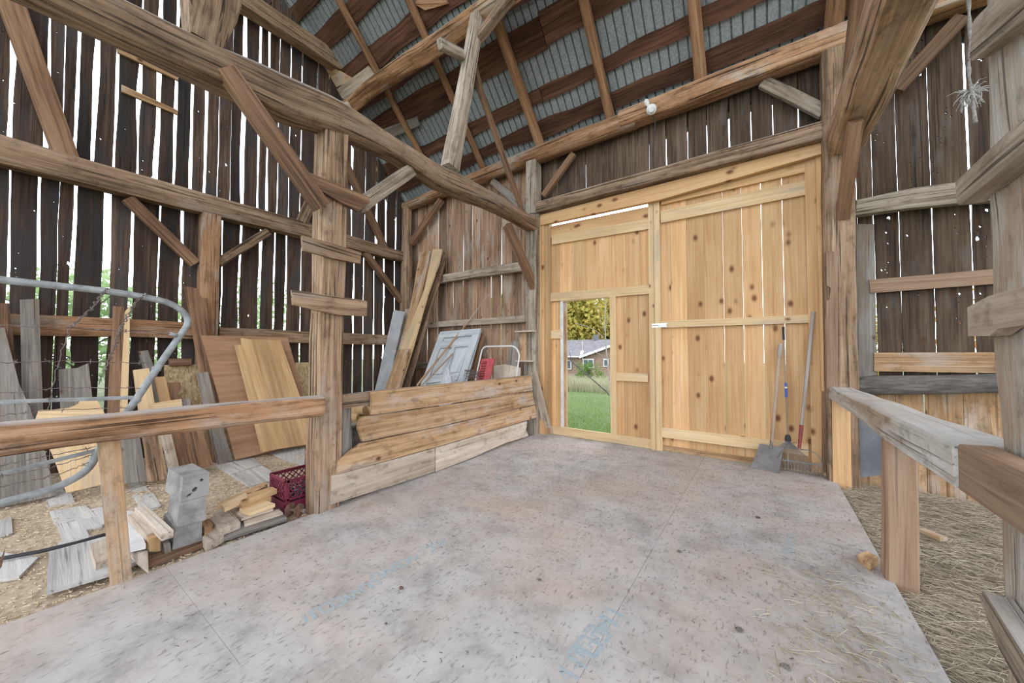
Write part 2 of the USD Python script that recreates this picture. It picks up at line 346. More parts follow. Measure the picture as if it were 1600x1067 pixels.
plain('blade', (0.215, 0.205, 0.20), 0.55, 0.35, col2=(0.15, 0.13, 0.12), scale=9)
plain('grey_sheet', (0.19, 0.20, 0.215), 0.7, col2=(0.12, 0.13, 0.145), scale=3)
plain('sheet_steel', (0.62, 0.65, 0.66), 0.4, 0.6, col2=(0.5, 0.52, 0.53), scale=6)
plain('bracket', (0.74, 0.75, 0.76), 0.35, 0.7, col2=(0.6, 0.61, 0.62), scale=20)
plain('label_blue', (0.05, 0.13, 0.50), 0.4, var=0.1)
plain('stamp_ink', (0.27, 0.345, 0.375), 0.95, col2=(0.38, 0.40, 0.40), scale=60, bump=0.0, spec=0.1)
plain('rope', (0.34, 0.32, 0.30), 0.95, col2=(0.17, 0.155, 0.145), scale=50)
plain('feather', (0.46, 0.44, 0.41), 0.95, col2=(0.30, 0.285, 0.27), scale=40)
plain('plastic_bag', (0.62, 0.64, 0.67), 0.35, col2=(0.45, 0.47, 0.5), scale=16, bump=0.5)
plain('firewood_end', (0.52, 0.36, 0.19), 0.8, col2=(0.38, 0.24, 0.11), scale=12)
plain('debris', (0.20, 0.18, 0.16), 0.95, col2=(0.085, 0.075, 0.066), scale=25)
plain('tar_black', (0.02, 0.02, 0.022), 0.6)
plain('light_bulb', (0.80, 0.79, 0.76), 0.25, col2=(0.66, 0.65, 0.62), scale=5)

def straw(name, a, b, c):
    mat(name, {'a': ('attribute', {'attribute': 'rest'}), 'w': ('white_noise_texture', {}), 'r': ('rgb_ramp', {'ramp': [(0.0, a), (0.5, b), (1.0, c)]}),
               'p': ('principled_bsdf', {'roughness': 0.8, 'specular_ior_level': 0.25})}, [('a.vector', 'w.vector'), ('w.value', 'r.fac'), ('r.color', 'p.base_color')])
straw('hay', (0.21, 0.165, 0.105), (0.40, 0.335, 0.235), (0.66, 0.595, 0.46))
straw('chaff', (0.38, 0.28, 0.165), (0.60, 0.47, 0.31), (0.76, 0.66, 0.50))
straw('floor_bits', (0.17, 0.155, 0.14), (0.29, 0.27, 0.245), (0.52, 0.48, 0.41))

# threshing floor: dusty plywood
mat('floor_ply', {
    'a': ('attribute', {'attribute': 'rest'}), 't': ('attribute', {'attribute': 'tone'}),
    'm1': ('mapping', {'scale': (2.0, 20.0, 2.0)}), 'n1': ('noise_texture', {'scale': 1.0, 'detail': 5.0, 'roughness': 0.6}),
    'n2': ('noise_texture', {'scale': 0.9, 'detail': 6.0, 'roughness': 0.62, 'distortion': 0.4}),
    'n3': ('noise_texture', {'scale': 3.4, 'detail': 7.0, 'roughness': 0.7}),
    'r1': ('rgb_ramp', {'ramp': [(0.3, (0.41, 0.315, 0.245)), (0.7, (0.49, 0.395, 0.32))]}),
    'r2': ('rgb_ramp', {'ramp': [(0.30, (0.25, 0.25, 0.25)), (0.58, (0.93, 0.93, 0.93))]}),
    'dust_light': ('rgb_ramp', {'ramp': [(0.33, (0.255, 0.244, 0.233)), (0.50, (0.395, 0.38, 0.366)), (0.68, (0.475, 0.46, 0.446))]}),
    'mx': ('mix', {}),
    'mv': ('mapping', {'scale': (55.0, 16.0, 30.0), 'rotation': (0, 0, 0.35)}), 'v': ('noise_texture', {'scale': 1.0, 'detail': 4.0, 'roughness': 0.65}), 'rv': ('rgb_ramp', {'ramp': [(0.32, (0.45, 0.44, 0.43)), (0.43, (1, 1, 1))]}),
    'mm': ('mix', {'mix_type': 'multiply', 'fac': 0.8}),
    'tr': ('map_range', {'to_min': 0.92, 'to_max': 1.08}), 'sc': ('vector_math', {'math_type': 'scale'}),
    'b': ('bump', {'strength': 0.35, 'distance': 0.006}), 'p': ('principled_bsdf', {'roughness': 0.9, 'specular_ior_level': 0.2})},
    [('a.vector', 'm1.vector'), ('m1.vector', 'n1.vector'), ('a.vector', 'n2.vector'), ('a.vector', 'n3.vector'), ('n1.fac', 'r1.fac'), ('n2.fac', 'r2.fac'), ('n3.fac', 'dust_light.fac'),
     ('r2.color', 'mx.fac'), ('r1.color', 'mx.color1'), ('dust_light.color', 'mx.color2'), ('a.vector', 'mv.vector'), ('mv.vector', 'v.vector'), ('v.fac', 'rv.fac'), ('mx.color', 'mm.color1'), ('rv.color', 'mm.color2'),
     ('mm.color', 'sc.vector1'), ('t.fac', 'tr.value'), ('tr.result', 'sc.scale'), ('sc.vector', 'p.base_color'), ('n3.fac', 'b.height'), ('b.normal', 'p.normal')])

def ground(name, cols, scale, scale2, bump=0.5):
    mat(name, {'a': ('attribute', {'attribute': 'rest'}), 'n1': ('noise_texture', {'scale': scale, 'detail': 7.0, 'roughness': 0.68}), 'n2': ('noise_texture', {'scale': scale2, 'detail': 4.0, 'roughness': 0.6}),
               'f': ('mix_float', {'fac': 0.5}), 'r': ('rgb_ramp', {'ramp': [(0.32, cols[0]), (0.5, cols[1]), (0.68, cols[2])]}),
               'b': ('bump', {'strength': bump, 'distance': 0.02}), 'p': ('principled_bsdf', {'roughness': 0.95, 'specular_ior_level': 0.15})},
        [('a.vector', 'n1.vector'), ('a.vector', 'n2.vector'), ('n1.fac', 'f.a'), ('n2.fac', 'f.b'), ('f.result', 'r.fac'), ('r.color', 'p.base_color'), ('n1.fac', 'b.height'), ('b.normal', 'p.normal')])
ground('bay_dirt', [(0.26, 0.20, 0.14), (0.47, 0.375, 0.265), (0.62, 0.52, 0.39)], 3.0, 24.0)
ground('hay_dirt', [(0.11, 0.095, 0.072), (0.235, 0.205, 0.155), (0.36, 0.325, 0.25)], 4.0, 26.0)
ground('lawn_soil', [(0.10, 0.115, 0.07), (0.17, 0.195, 0.11), (0.26, 0.28, 0.17)], 0.8, 14.0)

# galvanised roof sheet with a spangle
mat('roof_metal', {
    'a': ('attribute', {'attribute': 'rest'}), 'v': ('voronoi_texture', {'scale': 75.0}), 'n': ('noise_texture', {'scale': 1.3, 'detail': 5.0, 'roughness': 0.6}),
    'bw': ('rgb_to_bw', {}), 'f': ('mix_float', {'fac': 0.45}),
    'r': ('rgb_ramp', {'ramp': [(0.25, (0.17, 0.185, 0.195)), (0.5, (0.235, 0.255, 0.265)), (0.8, (0.33, 0.35, 0.36))]}),
    'p': ('principled_bsdf', {'roughness': 0.55, 'metallic': 0.25, 'specular_ior_level': 0.35})},
    [('a.vector', 'v.vector'), ('a.vector', 'n.vector'), ('v.color', 'bw.color'), ('bw.val', 'f.a'), ('n.fac', 'f.b'), ('f.result', 'r.fac'), ('r.color', 'p.base_color')])
# oriented strand board
mat('strand_board', {
    'a': ('attribute', {'attribute': 'rest'}), 'm': ('mapping', {'scale': (70, 24, 24), 'rotation': (0, 0, 0.6)}), 'v': ('voronoi_texture', {'scale': 1.0}), 'bw': ('rgb_to_bw', {}),
    'r': ('rgb_ramp', {'ramp': [(0.1, (0.30, 0.19, 0.09)), (0.5, (0.50, 0.36, 0.19)), (0.9, (0.64, 0.49, 0.29))]}), 'p': ('principled_bsdf', {'roughness': 0.7})},
    [('a.vector', 'm.vector'), ('m.vector', 'v.vector'), ('v.color', 'bw.color'), ('bw.val', 'r.fac'), ('r.color', 'p.base_color')])

def leafy(name, a, b, c, tr=0.35):
    mat(name, {'a': ('attribute', {'attribute': 'rest'}), 'w': ('white_noise_texture', {}), 'r': ('rgb_ramp', {'ramp': [(0.0, a), (0.5, b), (1.0, c)]}),
               'd': ('diffuse_bsdf', {}), 'l': ('translucent_bsdf', {}), 'mx': ('mix_closure', {'fac': tr})},
        [('a.vector', 'w.vector'), ('w.value', 'r.fac'), ('r.color', 'd.color'), ('r.color', 'l.color'), ('d.BSDF', 'mx.closure1'), ('l.BSDF', 'mx.closure2')], surface='mx.closure')
leafy('leaf_autumn', (0.14, 0.21, 0.05), (0.46, 0.42, 0.10), (0.72, 0.50, 0.17))
leafy('leaf_green', (0.06, 0.13, 0.03), (0.12, 0.22, 0.05), (0.22, 0.32, 0.08))
leafy('leaf_pale', (0.16, 0.26, 0.10), (0.26, 0.38, 0.17), (0.40, 0.50, 0.26))
leafy('leaf_red', (0.34, 0.10, 0.05), (0.50, 0.22, 0.08), (0.55, 0.45, 0.10))
leafy('blade_grass', (0.11, 0.20, 0.06), (0.20, 0.32, 0.10), (0.34, 0.45, 0.20), 0.25)
leafy('blade_dry', (0.26, 0.27, 0.15), (0.38, 0.37, 0.24), (0.50, 0.47, 0.34), 0.25)
mat('house_brick', {'a': ('attribute', {'attribute': 'rest'}), 'b': ('brick_texture', {'scale': 1.0, 'color1': (0.26, 0.13, 0.085), 'color2': (0.36, 0.20, 0.14), 'mortar': (0.42, 0.37, 0.32), 'brick_width': 0.23, 'row_height': 0.08, 'mortar_size': 0.012}),
                    'p': ('principled_bsdf', {'roughness': 0.9})}, [('a.vector', 'b.vector'), ('b.color', 'p.base_color')])
plain('shingle_grey', (0.23, 0.22, 0.235), 0.9, col2=(0.16, 0.155, 0.165), scale=3)
plain('house_glass', (0.10, 0.125, 0.15), 0.1, col2=(0.06, 0.08, 0.10), scale=1, spec=0.8)
plain('house_trim', (0.72, 0.72, 0.71), 0.6, var=0.08)

# ------------------------------------------------------------------ floor
fl = thing('floor', 'wide dusty plywood floor running up to the pine doors', 'floor', kind='structure')
def rect(x0, x1, y0, y1): return [(x0, y0), (x1, y0), (x1, y1), (x0, y1)]
X0, X1 = -3.09, 0.60
sheets = []
rows = [(-3.09, -1.868), (-1.8665, -0.643), (-0.6415, 0.60)]
for k, (a, b) in enumerate(rows):
    ys = {0: [-3.4, -0.96, 0.62, 3.06, 5.2], 1: [-3.4, -1.9, 0.2, 2.64, 5.2], 2: [-3.4, -0.3, 1.62, 3.62, 5.2]}[k]
    for y0, y1 in zip(ys[:-1], ys[1:]):
        sheets.append((a, b, y0 + .0007, y1 - .0007))
for a, b, y0, y1 in sheets:
    j = lambda s: float(RNG.uniform(-s, s)) * .2
    pl = Polygon([(a + j(.004), y0), (b + j(.004), y0), (b + j(.004), y1), (a + j(.004), y1)])
    V, F = prism(pl, 0.022, 0.0012); V[:, 2] -= 0.022
    put('plywood_sheet', V, F, 'floor_ply', fl, V + (31, 7, 0), kind=None)
V, F = boxm((-1.245, 0.9, -0.05), (3.62, 8.6, 0.05)); put('subfloor', V, F, 'grey_board', fl)
# printed mill stamps on the sheets: faded and unreadable, as in the photograph
def stamp(p0, p1, h, seed):
    r = np.random.default_rng(seed); p0 = np.array(p0); p1 = np.array(p1); ax = unit(p1 - p0); up = np.array([-ax[1], ax[0], 0]); L = np.linalg.norm(p1 - p0); parts = []; x = 0.0
    while x < L:
        w = h * r.uniform(.45, .75)
        kind = r.integers(0, 4)
        strokes = {0: [((0, 0), (0, 1)), ((0, 1), (1, 1)), ((1, 1), (1, 0))], 1: [((0, 0), (0, 1)), ((0, .5), (1, .5)), ((1, 0), (1, 1))], 2: [((0, 0), (.5, 1)), ((.5, 1), (1, 0))], 3: [((0, 0), (1, 0)), ((0, 1), (1, 1)), ((0, 0), (0, 1)), ((1, 0), (1, 1))]}[int(kind)]
        for (a, b), (c, d) in strokes:
            if r.random() < .25: continue
            A = p0 + ax * (x + a * w) + up * b * h; Bq = p0 + ax * (x + c * w) + up * d * h
            dv = unit(Bq - A); pv = np.array([-dv[1], dv[0], 0]) * h * .09
            z = np.array([0, 0, 1])
            q = np.array([A - pv, A + pv, Bq + pv, Bq - pv]) - z * .0008; top = q + z * (.0008 + r.uniform(.0005, .0012)); V = np.vstack([q, top])
            parts.append((V, np.array([[4, 5, 6, 7], [0, 1, 5, 4], [1, 2, 6, 5], [2, 3, 7, 6], [3, 0, 4, 7]])))
        x += w * 1.25
    V, F = join(parts)
    tm = trimesh.Trimesh(V, F, process=False)
    put('printed_stamp', V, F, 'stamp_ink', fl)
stamp((-1.879,0.904,0.000), (-1.832,1.276,0.000), 0.07, 3)
stamp((-1.880,1.292,0.000), (-1.845,1.803,0.000), 0.07, 4)
stamp((-0.641,1.391,0.000), (-0.605,1.852,0.000), 0.10, 5)
stamp((-0.684,1.361,0.000), (-0.642,1.708,0.000), 0.045, 6)
stamp((0.132,3.029,0.000), (0.171,3.357,0.000), 0.05, 8)

# side bays: lower earth and litter floors
def ground_patch(name, label, x0, x1, y0, y1, z, amp, m, step=.12, seed=0):
    xs = np.arange(x0, x1 + 1e-6, step); ys = np.arange(y0, y1 + 1e-6, step)
    gx, gy = np.meshgrid(xs, ys, indexing='ij'); p = np.stack([gx, gy, 0 * gx + seed], -1)
    gz = z + amp * (meshkit.fbm(p * (1.6, 1.6, 1), 4) - .5) * 2
    V = np.stack([gx, gy, gz], -1).reshape(-1, 3); n = len(ys); i, jx = np.meshgrid(np.arange(len(xs) - 1), np.arange(n - 1), indexing='ij')
    Q = np.stack([i * n + jx, (i + 1) * n + jx, (i + 1) * n + jx + 1, i * n + jx + 1], -1).reshape(-1, 4)
    bx = boxm(((x0 + x1) / 2, (y0 + y1) / 2, z - .15), (x1 - x0, y1 - y0, .2))
    V2, F2 = join([(V, Q), bx])
    return put(name, V2, F2, m, None, V2, True, None, label, 'floor', None, 'structure')
ground_patch('bay_floor', 'chaff covered floor of the bay behind the log rail', -6.62, -3.09, -1.6, 5.3, -.035, .018, 'bay_dirt', seed=2)
ground_patch('hay_floor', 'hay strewn floor of the bay beside the hewn rail', 0.61, 3.5, -1.6, 5.3, -.05, .03, 'hay_dirt', seed=5)

# ------------------------------------------------------------------ roof: sheets, nailers
TP = math.tan(math.radians(46)); C46, S46 = math.cos(math.radians(46)), math.sin(math.radians(46))
def roof_pt(x, y, off): # off: height above the rafter axis plane, square to the slope
    return np.array([x, y + off * S46, 4.75 + (5.12 - y) * TP + off * C46])
ce = thing('ceiling', 'steep underside of the tin barn roof with dark nailing boards', 'ceiling', kind='structure')
def roof_sheet(x0, x1, ylo, yhi):
    prof = []; x = x0; k = 0
    while x < x1 - 1e-6:
        prof += [(x, 0.0), (x + .094, 0.0), (x + .098, .030), (x + .111, .030), (x + .115, 0.0)]; x += .115
    prof = [(px, pz) for px, pz in prof if px <= x1 + 1e-6]
    n = len(prof); V = []
    for y in (yhi, ylo):
        for px, pz in prof: V.append(roof_pt(px, y, 0.125 + pz))
    for y in (yhi, ylo):
        for px, pz in prof: V.append(roof_pt(px, y, 0.128 + pz))
    V = np.array(V); F = []
    for i in range(n - 1):
        F += [[i, i + 1, n + i + 1, n + i], [2 * n + i, 3 * n + i, 3 * n + i + 1, 2 * n + i + 1]]
    F += [[0, n, 3 * n, 2 * n], [n - 1, 3 * n - 1, 4 * n - 1, 2 * n - 1]]
    F += [[i, 2 * n + i, 2 * n + i + 1, i + 1] for i in range(n - 1)] + [[n + i, n + i + 1, 3 * n + i + 1, 3 * n + i] for i in range(n - 1)]
    put('roof_sheet', V, F, 'roof_metal', ce, V + (RNG.uniform(-5, 5), 0, 0))
xx = -7.25
while xx < 3.4:
    roof_sheet(xx, xx + 0.921, 5.46, 2.25); roof_sheet(xx, xx + 0.921, 2.35, -0.2); xx += 0.92
NAIL = [(4.86, 5.01), (4.56, 4.71), (4.01, 4.285), (3.73, 3.89), (3.41, 3.62), (3.00, 3.18), (2.66, 2.82), (2.33, 2.52), (2.02, 2.2), (1.7, 1.88), (1.36, 1.55), (1.0, 1.2), (0.66, 0.86), (0.3, 0.5), (0.0, 0.16), (5.27, 5.41)]
for q, (y0, y1) in enumerate(NAIL):
    for x0, x1 in ((-7.2, -3.05 + .3 * (q % 3)), (-3.04 + .3 * (q % 3), 0.62), (0.63, 3.4)):
        n = int((x1 - x0) / .12); xs = np.linspace(x0, x1, n); jj = RNG.uniform(0, 50)
        wob = lambda o, a: a * (meshkit.fbm(np.stack([xs * 1.1 + jj, 0 * xs + o, 0 * xs], 1), 3) - .5)
        e0 = y0 + wob(1, .07); e1 = y1 + wob(9, .07)
        top = .123; V = np.vstack([[roof_pt(x, a, top - .028) for x, a in zip(xs, e0)], [roof_pt(x, a, top - .028) for x, a in zip(xs, e1)], [roof_pt(x, a, top) for x, a in zip(xs, e0)], [roof_pt(x, a, top) for x, a in zip(xs, e1)]])
        i = np.arange(n - 1)
        quads = np.vstack([np.stack([i, i + 1, n + i + 1, n + i], 1)[:, ::-1], np.stack([2 * n + i, 2 * n + i + 1, 3 * n + i + 1, 3 * n + i], 1), np.stack([i, 2 * n + i, 2 * n + i + 1, i + 1], 1)[:, ::-1], np.stack([n + i, n + i + 1, 3 * n + i + 1, 3 * n + i], 1)[:, ::-1],
                           [[0, n, 3 * n, 2 * n], [n - 1, 3 * n - 1, 4 * n - 1, 2 * n - 1]]])
        u = np.concatenate([np.concatenate([xs, xs]), np.concatenate([xs, xs])]); ww = np.concatenate([0 * xs, 0 * xs + (y1 - y0) * 1.44] * 2); hh = np.r_[np.zeros(2 * n), np.full(2 * n, .028)]
        put('nailing_board', V, quads, 'roof_board', ce, np.stack([u, ww, hh], 1) + roff())

# ------------------------------------------------------------------ board walls
def siding(parent, frame, gaps, u0, u1, z0, ztop, m, thick=.024, wob=.010, holes=3.0, proud=.004, seed=1, name='siding_board', jag=0.0, tone=None, maxw=99):
    """Vertical boards between gaps. frame(u, z, d) -> world. gaps: (u centre, width); ztop(u) -> height of the board's top."""
    r = np.random.default_rng(seed)
    G = sorted(gaps); edges = [(u0, 0.0)] + [g for g in G if u0 < g[0] < u1] + [(u1, 0.0)]
    for k in range(len(edges) - 1):
        (a, wa), (b, wb) = edges[k], edges[k + 1]
        if b - a < .02: continue
        zt = max(ztop(a), ztop(b)); n = max(6, int((zt - z0) / .11)); zs = np.linspace(z0, zt, n)
        def edge(u, w, sgn, sd):
            t = np.stack([zs * .9, 0 * zs + sd * 3.7 + seed * 11.3, 0 * zs], 1)
            wv = (meshkit.fbm(t, 3) - .5) * 2 * wob
            mod = np.clip(.35 + 1.3 * meshkit.fbm(t * 1.4 + 31, 2), .15, 1.7)
            return u + wv + sgn * np.maximum(w / 2 * mod, .0006)
        ea = edge(a, wa, 1, k); eb = edge(b, wb, -1, k + 1)
        top_a, top_b = ztop(a), ztop(b)
        pl = Polygon(list(zip(ea, zs)) + list(zip(eb[::-1], zs[::-1])))
        if abs(top_a - top_b) > .01:
            pl = pl.intersection(Polygon([(a - 1, z0 - 1), (b + 1, z0 - 1), (b + 1, top_b + (top_b - top_a) / (b - a)), (a - 1, top_a - (top_b - top_a) / (b - a))]))
        if not pl.is_valid: pl = pl.buffer(0)
        if pl.geom_type != 'Polygon': pl = max(pl.geoms, key=lambda g: g.area)
        cut = []
        for _ in range(r.poisson(holes * (zt - z0) / 3.5)):
            cu, cz = r.uniform(a + .02, b - .02), r.uniform(z0 + .1, zt - .1); s = r.choice([.004, .006, .009, .014], p=[.4, .35, .18, .07])
            h = Point(cu, cz).buffer(s, 3); h = Polygon([((x - cu) * r.uniform(.8, 1.2) + cu, (y - cz) * r.uniform(.9, 2.2) + cz) for x, y in h.exterior.coords[:-1]]); cut.append(h.buffer(0))
            if r.random() < .35 * min(holes / 3, 1.6):
                for q in range(r.integers(2, 7)):
                    cut.append(Point(cu + r.normal(0, .012), cz + r.uniform(-.22, .22)).buffer(r.uniform(.0025, .006), 2))
        if cut: pl = pl.difference(unary_union(cut))
        if pl.geom_type != 'Polygon': pl = max(pl.geoms, key=lambda g: g.area)
        V, F = prism(pl, thick); d = V[:, 2] + (r.uniform(0, proud))
        W = frame(V[:, 0], V[:, 1], d)
        put(name, W, F, m, parent, np.stack([V[:, 1], V[:, 0], V[:, 2]], 1) + roff(), tone=(float(r.uniform(0, 1)) if tone is None else tone))


# ---- gable wall (left), two tiers of old boards
wl = thing('wall_left', 'tall gable wall of weathered dark boards with daylight between them', 'wall', kind='structure')
UP = [(-0.017,0.0394),(0.223,0.0283),(0.330,0.0091),(0.428,0.0237),(0.574,0.0376),(0.750,0.0241),(0.950,0.0317),(1.122,0.0398),(1.299,0.0325),(1.473,0.0345),(1.628,0.0399),(1.784,0.0114),(1.940,0.0096),(2.087,0.0459),(2.294,0.0399),(2.430,0.0323),(2.580,0.0192),(2.758,0.0253),(2.944,0.0234),(3.208,0.0284),(3.430,0.0180),(3.666,0.0255),(3.908,0.0486),(4.194,0.0260),(4.462,0.0612),(4.697,0.0564),(4.945,0.0340)]
LO = [(0.013,0.0197),(0.198,0.0277),(0.338,0.0068),(0.449,0.0307),(0.712,0.0522),(0.929,0.0339),(1.178,0.0247),(1.409,0.0334),(1.623,0.0143),(1.861,0.0247),(2.092,0.0331),(2.359,0.0358),(2.571,0.0285),(2.746,0.0299),(2.983,0.0233),(3.280,0.0229),(3.754,0.0451),(3.979,0.0339),(4.201,0.0286),(4.436,0.0376),(4.684,0.0556),(4.945,0.0420)]
left_of = lambda a, n, w: [(a - .31 * (i + 1), w) for i in range(n)]
UP = [(a, w * 1.12) for a, w in UP]; LO = [(a, w * 1.12) for a, w in LO]
UP += left_of(UP[0][0], 4, .03); LO += left_of(LO[0][0], 4, .02)
gf = lambda u, z, d: np.stack([-6.62 - d, u, z], -1)
roofline = lambda u: 4.75 + (5.12 - u) * TP + .06
siding(wl, gf, UP, -1.4, 5.22, 3.50, lambda u: min(roofline(u), 9.3), 'siding_dark', seed=11, holes=5.5, wob=.014)
gf2 = lambda u, z, d: np.stack([-6.645 - d, u, z], -1)
siding(wl, gf2, LO, -1.4, 5.22, -.1, lambda u: 3.56, 'siding_dark', seed=12, holes=5.0, wob=.018)

# ---- door wall (back): left panel, over the doors, right panel
wb = thing('wall_back', 'weathered board wall that carries the pine barn doors', 'wall', kind='structure')
bf = lambda u, z, d: np.stack([u, 5.262 + d, z], -1)
siding(wb, bf, [(-6.268,0.0192),(-5.934,0.0224),(-5.607,0.0194),(-5.369,0.0131),(-5.167,0.0181),(-4.893,0.0242),(-4.663,0.0183),(-4.450,0.0113),(-4.183,0.0292),(-3.942,0.0280),(-3.710,0.0028),(-3.488,0.0095),(-3.288,0.0105)], -6.63, -3.12, -.1, lambda u: 4.78, 'siding_red', seed=21, holes=5.0, wob=.008)
siding(wb, bf, [(-3.017,0.0151),(-2.767,0.0108),(-2.498,0.0023),(-2.264,0.0130),(-2.003,0.0051),(-1.760,0.0015),(-1.531,0.0014),(-1.296,0.0079),(-1.064,0.0142),(-0.792,0.0149),(-0.561,0.0155),(-0.311,0.0187),(-0.077,0.0118),(0.141,0.0129),(0.379,0.0115),(0.596,0.0141)], -3.10, .63, 3.68, lambda u: 4.78, 'siding_grey', seed=22, holes=.6, wob=.004)
siding(wb, bf, [(0.851,0.0100),(0.979,0.0125),(1.161,0.0100),(1.392,0.0118),(1.636,0.0214),(1.804,0.0110),(1.982,0.0104)] + [(2.55, .012), (2.85, .01), (3.15, .012)], .64, 3.4, .98, lambda u: 4.78, 'siding_grey', seed=23, holes=11.0, wob=.006)
bf2 = lambda u, z, d: np.stack([u, 5.25 + d, z], -1)
siding(wb, bf2, [(0.809,0.0050),(1.049,0.0056),(1.294,0.0094),(1.541,0.0095),(1.787,0.0073)] + [(2.4, .006), (2.7, .006), (3.0, .006)], .64, 3.4, -.1, lambda u: 1.0, 'tan_board', seed=24, holes=.3, wob=.002, name='new_siding_board')

# ---- pine doors
def vboards(parent, seams, z0, z1, y, m, gap=.003, thick=.022, name='door_board', seed=0, skip=()):
    r = np.random.default_rng(seed)
    for k, (a, b) in enumerate(zip(seams[:-1], seams[1:])):
        if k in skip: continue
        g = gap if np.isscalar(gap) else gap[k]
        zz1 = z1(k) if callable(z1) else z1; zz0 = z0(k) if callable(z0) else z0
        j = r.uniform(-.0015, .0015, 4)
        pl = Polygon([(zz0, a + g / 2 + j[0]), (zz1, a + g / 2 + j[1]), (zz1, b - g / 2 + j[2]), (zz0, b - g / 2 + j[3])])
        V, F = prism(pl, thick, .0025)
        W = np.stack([V[:, 1], y + r.uniform(0, .003) + thick - V[:, 2], V[:, 0]], -1)
        put(name, W, F[:, ::-1] if trimesh.Trimesh(W, F, process=False).volume < 0 else F, m, parent, V + roff(), tone=float(r.uniform(0, 1)))
def rail(parent, name, x0, x1, z0, z1, y, m, thick=.03, z0b=None, z1b=None, label=None, ch=.003, tone=None):
    """Horizontal (or upright) flat board on the face of a door; y is its front face."""
    z0b = z0 if z0b is None else z0b; z1b = z1 if z1b is None else z1b
    pts = [(x0, y, z0), (x1, y, z0b), (x1, y, z1b), (x0, y, z1)]
    W, F, R = slab_mesh(pts, thick, (0, -1, 0), ch)
    return put(name, W, F, m, parent, R, False, tone, label)
D1 = thing('door_1', 'pine barn door leaf with an open wicket doorway cut through it', 'door', (-2.15, 5.22, 0), kind='structure')
sx = [p[0] for p in [(-2.923,5.220,2.415),(-2.708,5.220,2.393),(-2.501,5.220,2.371),(-2.257,5.220,2.346),(-2.051,5.220,2.324),(-1.841,5.220,2.303),(-1.631,5.220,2.281),(-1.416,5.220,2.258),(-1.281,5.220,2.244)]]
wx0, wx1 = (-2.661,5.220,1.242)[0], (-1.860,5.220,1.249)[0]
wz0, wz1 = .16, (-2.262,5.220,2.165)[2]
gl = [.003, .002, .002, .002, .006, .002, .005, .002]
sx0 = [sx[0]] + [s for s in sx[1:-1]] + [sx[-1]]
vboards(D1, sx0, wz1 + .01, (-1.941,5.220,3.380)[2], 5.222, 'pine', gl, seed=31)
vboards(D1, [sx[0], (sx[0] + wx0) / 2, wx0], .02, wz1 + .005, 5.222, 'pine', .002, seed=32)
sr = [p[0] for p in [(-1.867,5.220,0.489),(-1.667,5.220,0.508),(-1.460,5.220,0.527),(-1.300,5.220,0.541)]]; sr[0] = wx1
vboards(D1, sr, .02, wz1 + .005, 5.222, 'pine', .002, seed=33)
rail(D1, 'top_rail', (-2.842,5.190,3.256)[0], (-1.289,5.190,3.147)[0], (-2.843,5.190,3.127)[2], (-2.842,5.190,3.288)[2], 5.19, 'pine_pale', z0b=(-1.290,5.190,3.079)[2], z1b=(-1.288,5.190,3.215)[2])
rail(D1, 'head_strip', (-2.896,5.200,3.355)[0], (-1.220,5.200,3.362)[0], (-2.872,5.200,3.243)[2], (-2.871,5.200,3.436)[2], 5.20, 'pine', z0b=(-1.256,5.200,3.216)[2], z1b=(-1.254,5.200,3.397)[2], thick=.022)
rail(D1, 'lock_rail', (-2.889,5.180,2.246)[0], (-1.297,5.180,2.240)[0], (-2.889,5.180,2.182)[2], (-2.889,5.180,2.320)[2], 5.185, 'pine_pale', z0b=(-1.315,5.180,2.161)[2], z1b=(-1.305,5.180,2.286)[2], thick=.036)
rail(D1, 'short_rail', (-2.909,5.190,1.642)[0], wx0 - .01, (-2.801,5.190,1.565)[2], (-2.801,5.190,1.702)[2], 5.19, 'pine_pale')
rail(D1, 'mid_rail', (-1.775,5.190,0.969)[0], (-1.330,5.190,0.987)[0], (-1.543,5.190,0.924)[2], (-1.542,5.190,1.042)[2], 5.19, 'pine_pale')
rail(D1, 'bottom_rail', (-2.878,5.190,0.109)[0], (-1.297,5.190,0.105)[0], .01, (-2.854,5.190,0.143)[2], 5.19, 'pine_pale', z1b=(-1.366,5.190,0.139)[2])
rail(D1, 'wicket_stile', wx1 - .005, (-1.772,5.180,0.876)[0], .14, wz1 + .02, 5.185, 'pine_pale', thick=.06)
rail(D1, 'wicket_jamb', wx0 - .03, wx0 + .012, .14, wz1 + .02, 5.195, 'white_paint', thick=.075, label='edge of the wicket opening painted whitish for sunlight')  # white colour stands in for sunlight on this jamb edge
rail(D1, 'wicket_jamb', wx0 + .014, wx0 + .055, .14, wz1, 5.23, 'tan_board', thick=.05)
rail(D1, 'wicket_head', wx0, wx1, wz1 - .005, wz1 + .03, 5.20, 'pine_pale', thick=.06)
rail(D1, 'meeting_stile', (-1.298,5.185,1.792)[0], (-1.230,5.185,1.788)[0], .0, 3.50, 5.181, 'pine_pale', thick=.036)
D2 = thing('door_2', 'closed pine barn door leaf of upright boards with three rails', 'door', (-.35, 5.22, 0), kind='structure')
s2 = [p[0] for p in [(-1.221,5.220,2.238),(-1.018,5.220,2.217),(-0.817,5.220,2.196),(-0.614,5.220,2.175),(-0.399,5.220,2.153),(-0.195,5.220,2.132),(0.004,5.220,2.111),(0.209,5.220,2.090),(0.477,5.220,2.062)]]
vboards(D2, s2, .05, 3.74, 5.222, 'pine', [.003, .003, .002, .003, .004, .006, .007, .004], seed=41)
rail(D2, 'meeting_stile', (-1.223,5.180,1.787)[0], (-1.145,5.180,1.783)[0], .0, 3.70, 5.178, 'pine_pale', thick=.04)
rail(D2, 'hanging_stile', (0.417,5.180,1.702)[0], (0.510,5.180,1.697)[0], .02, 3.72, 5.180, 'pine', thick=.04)
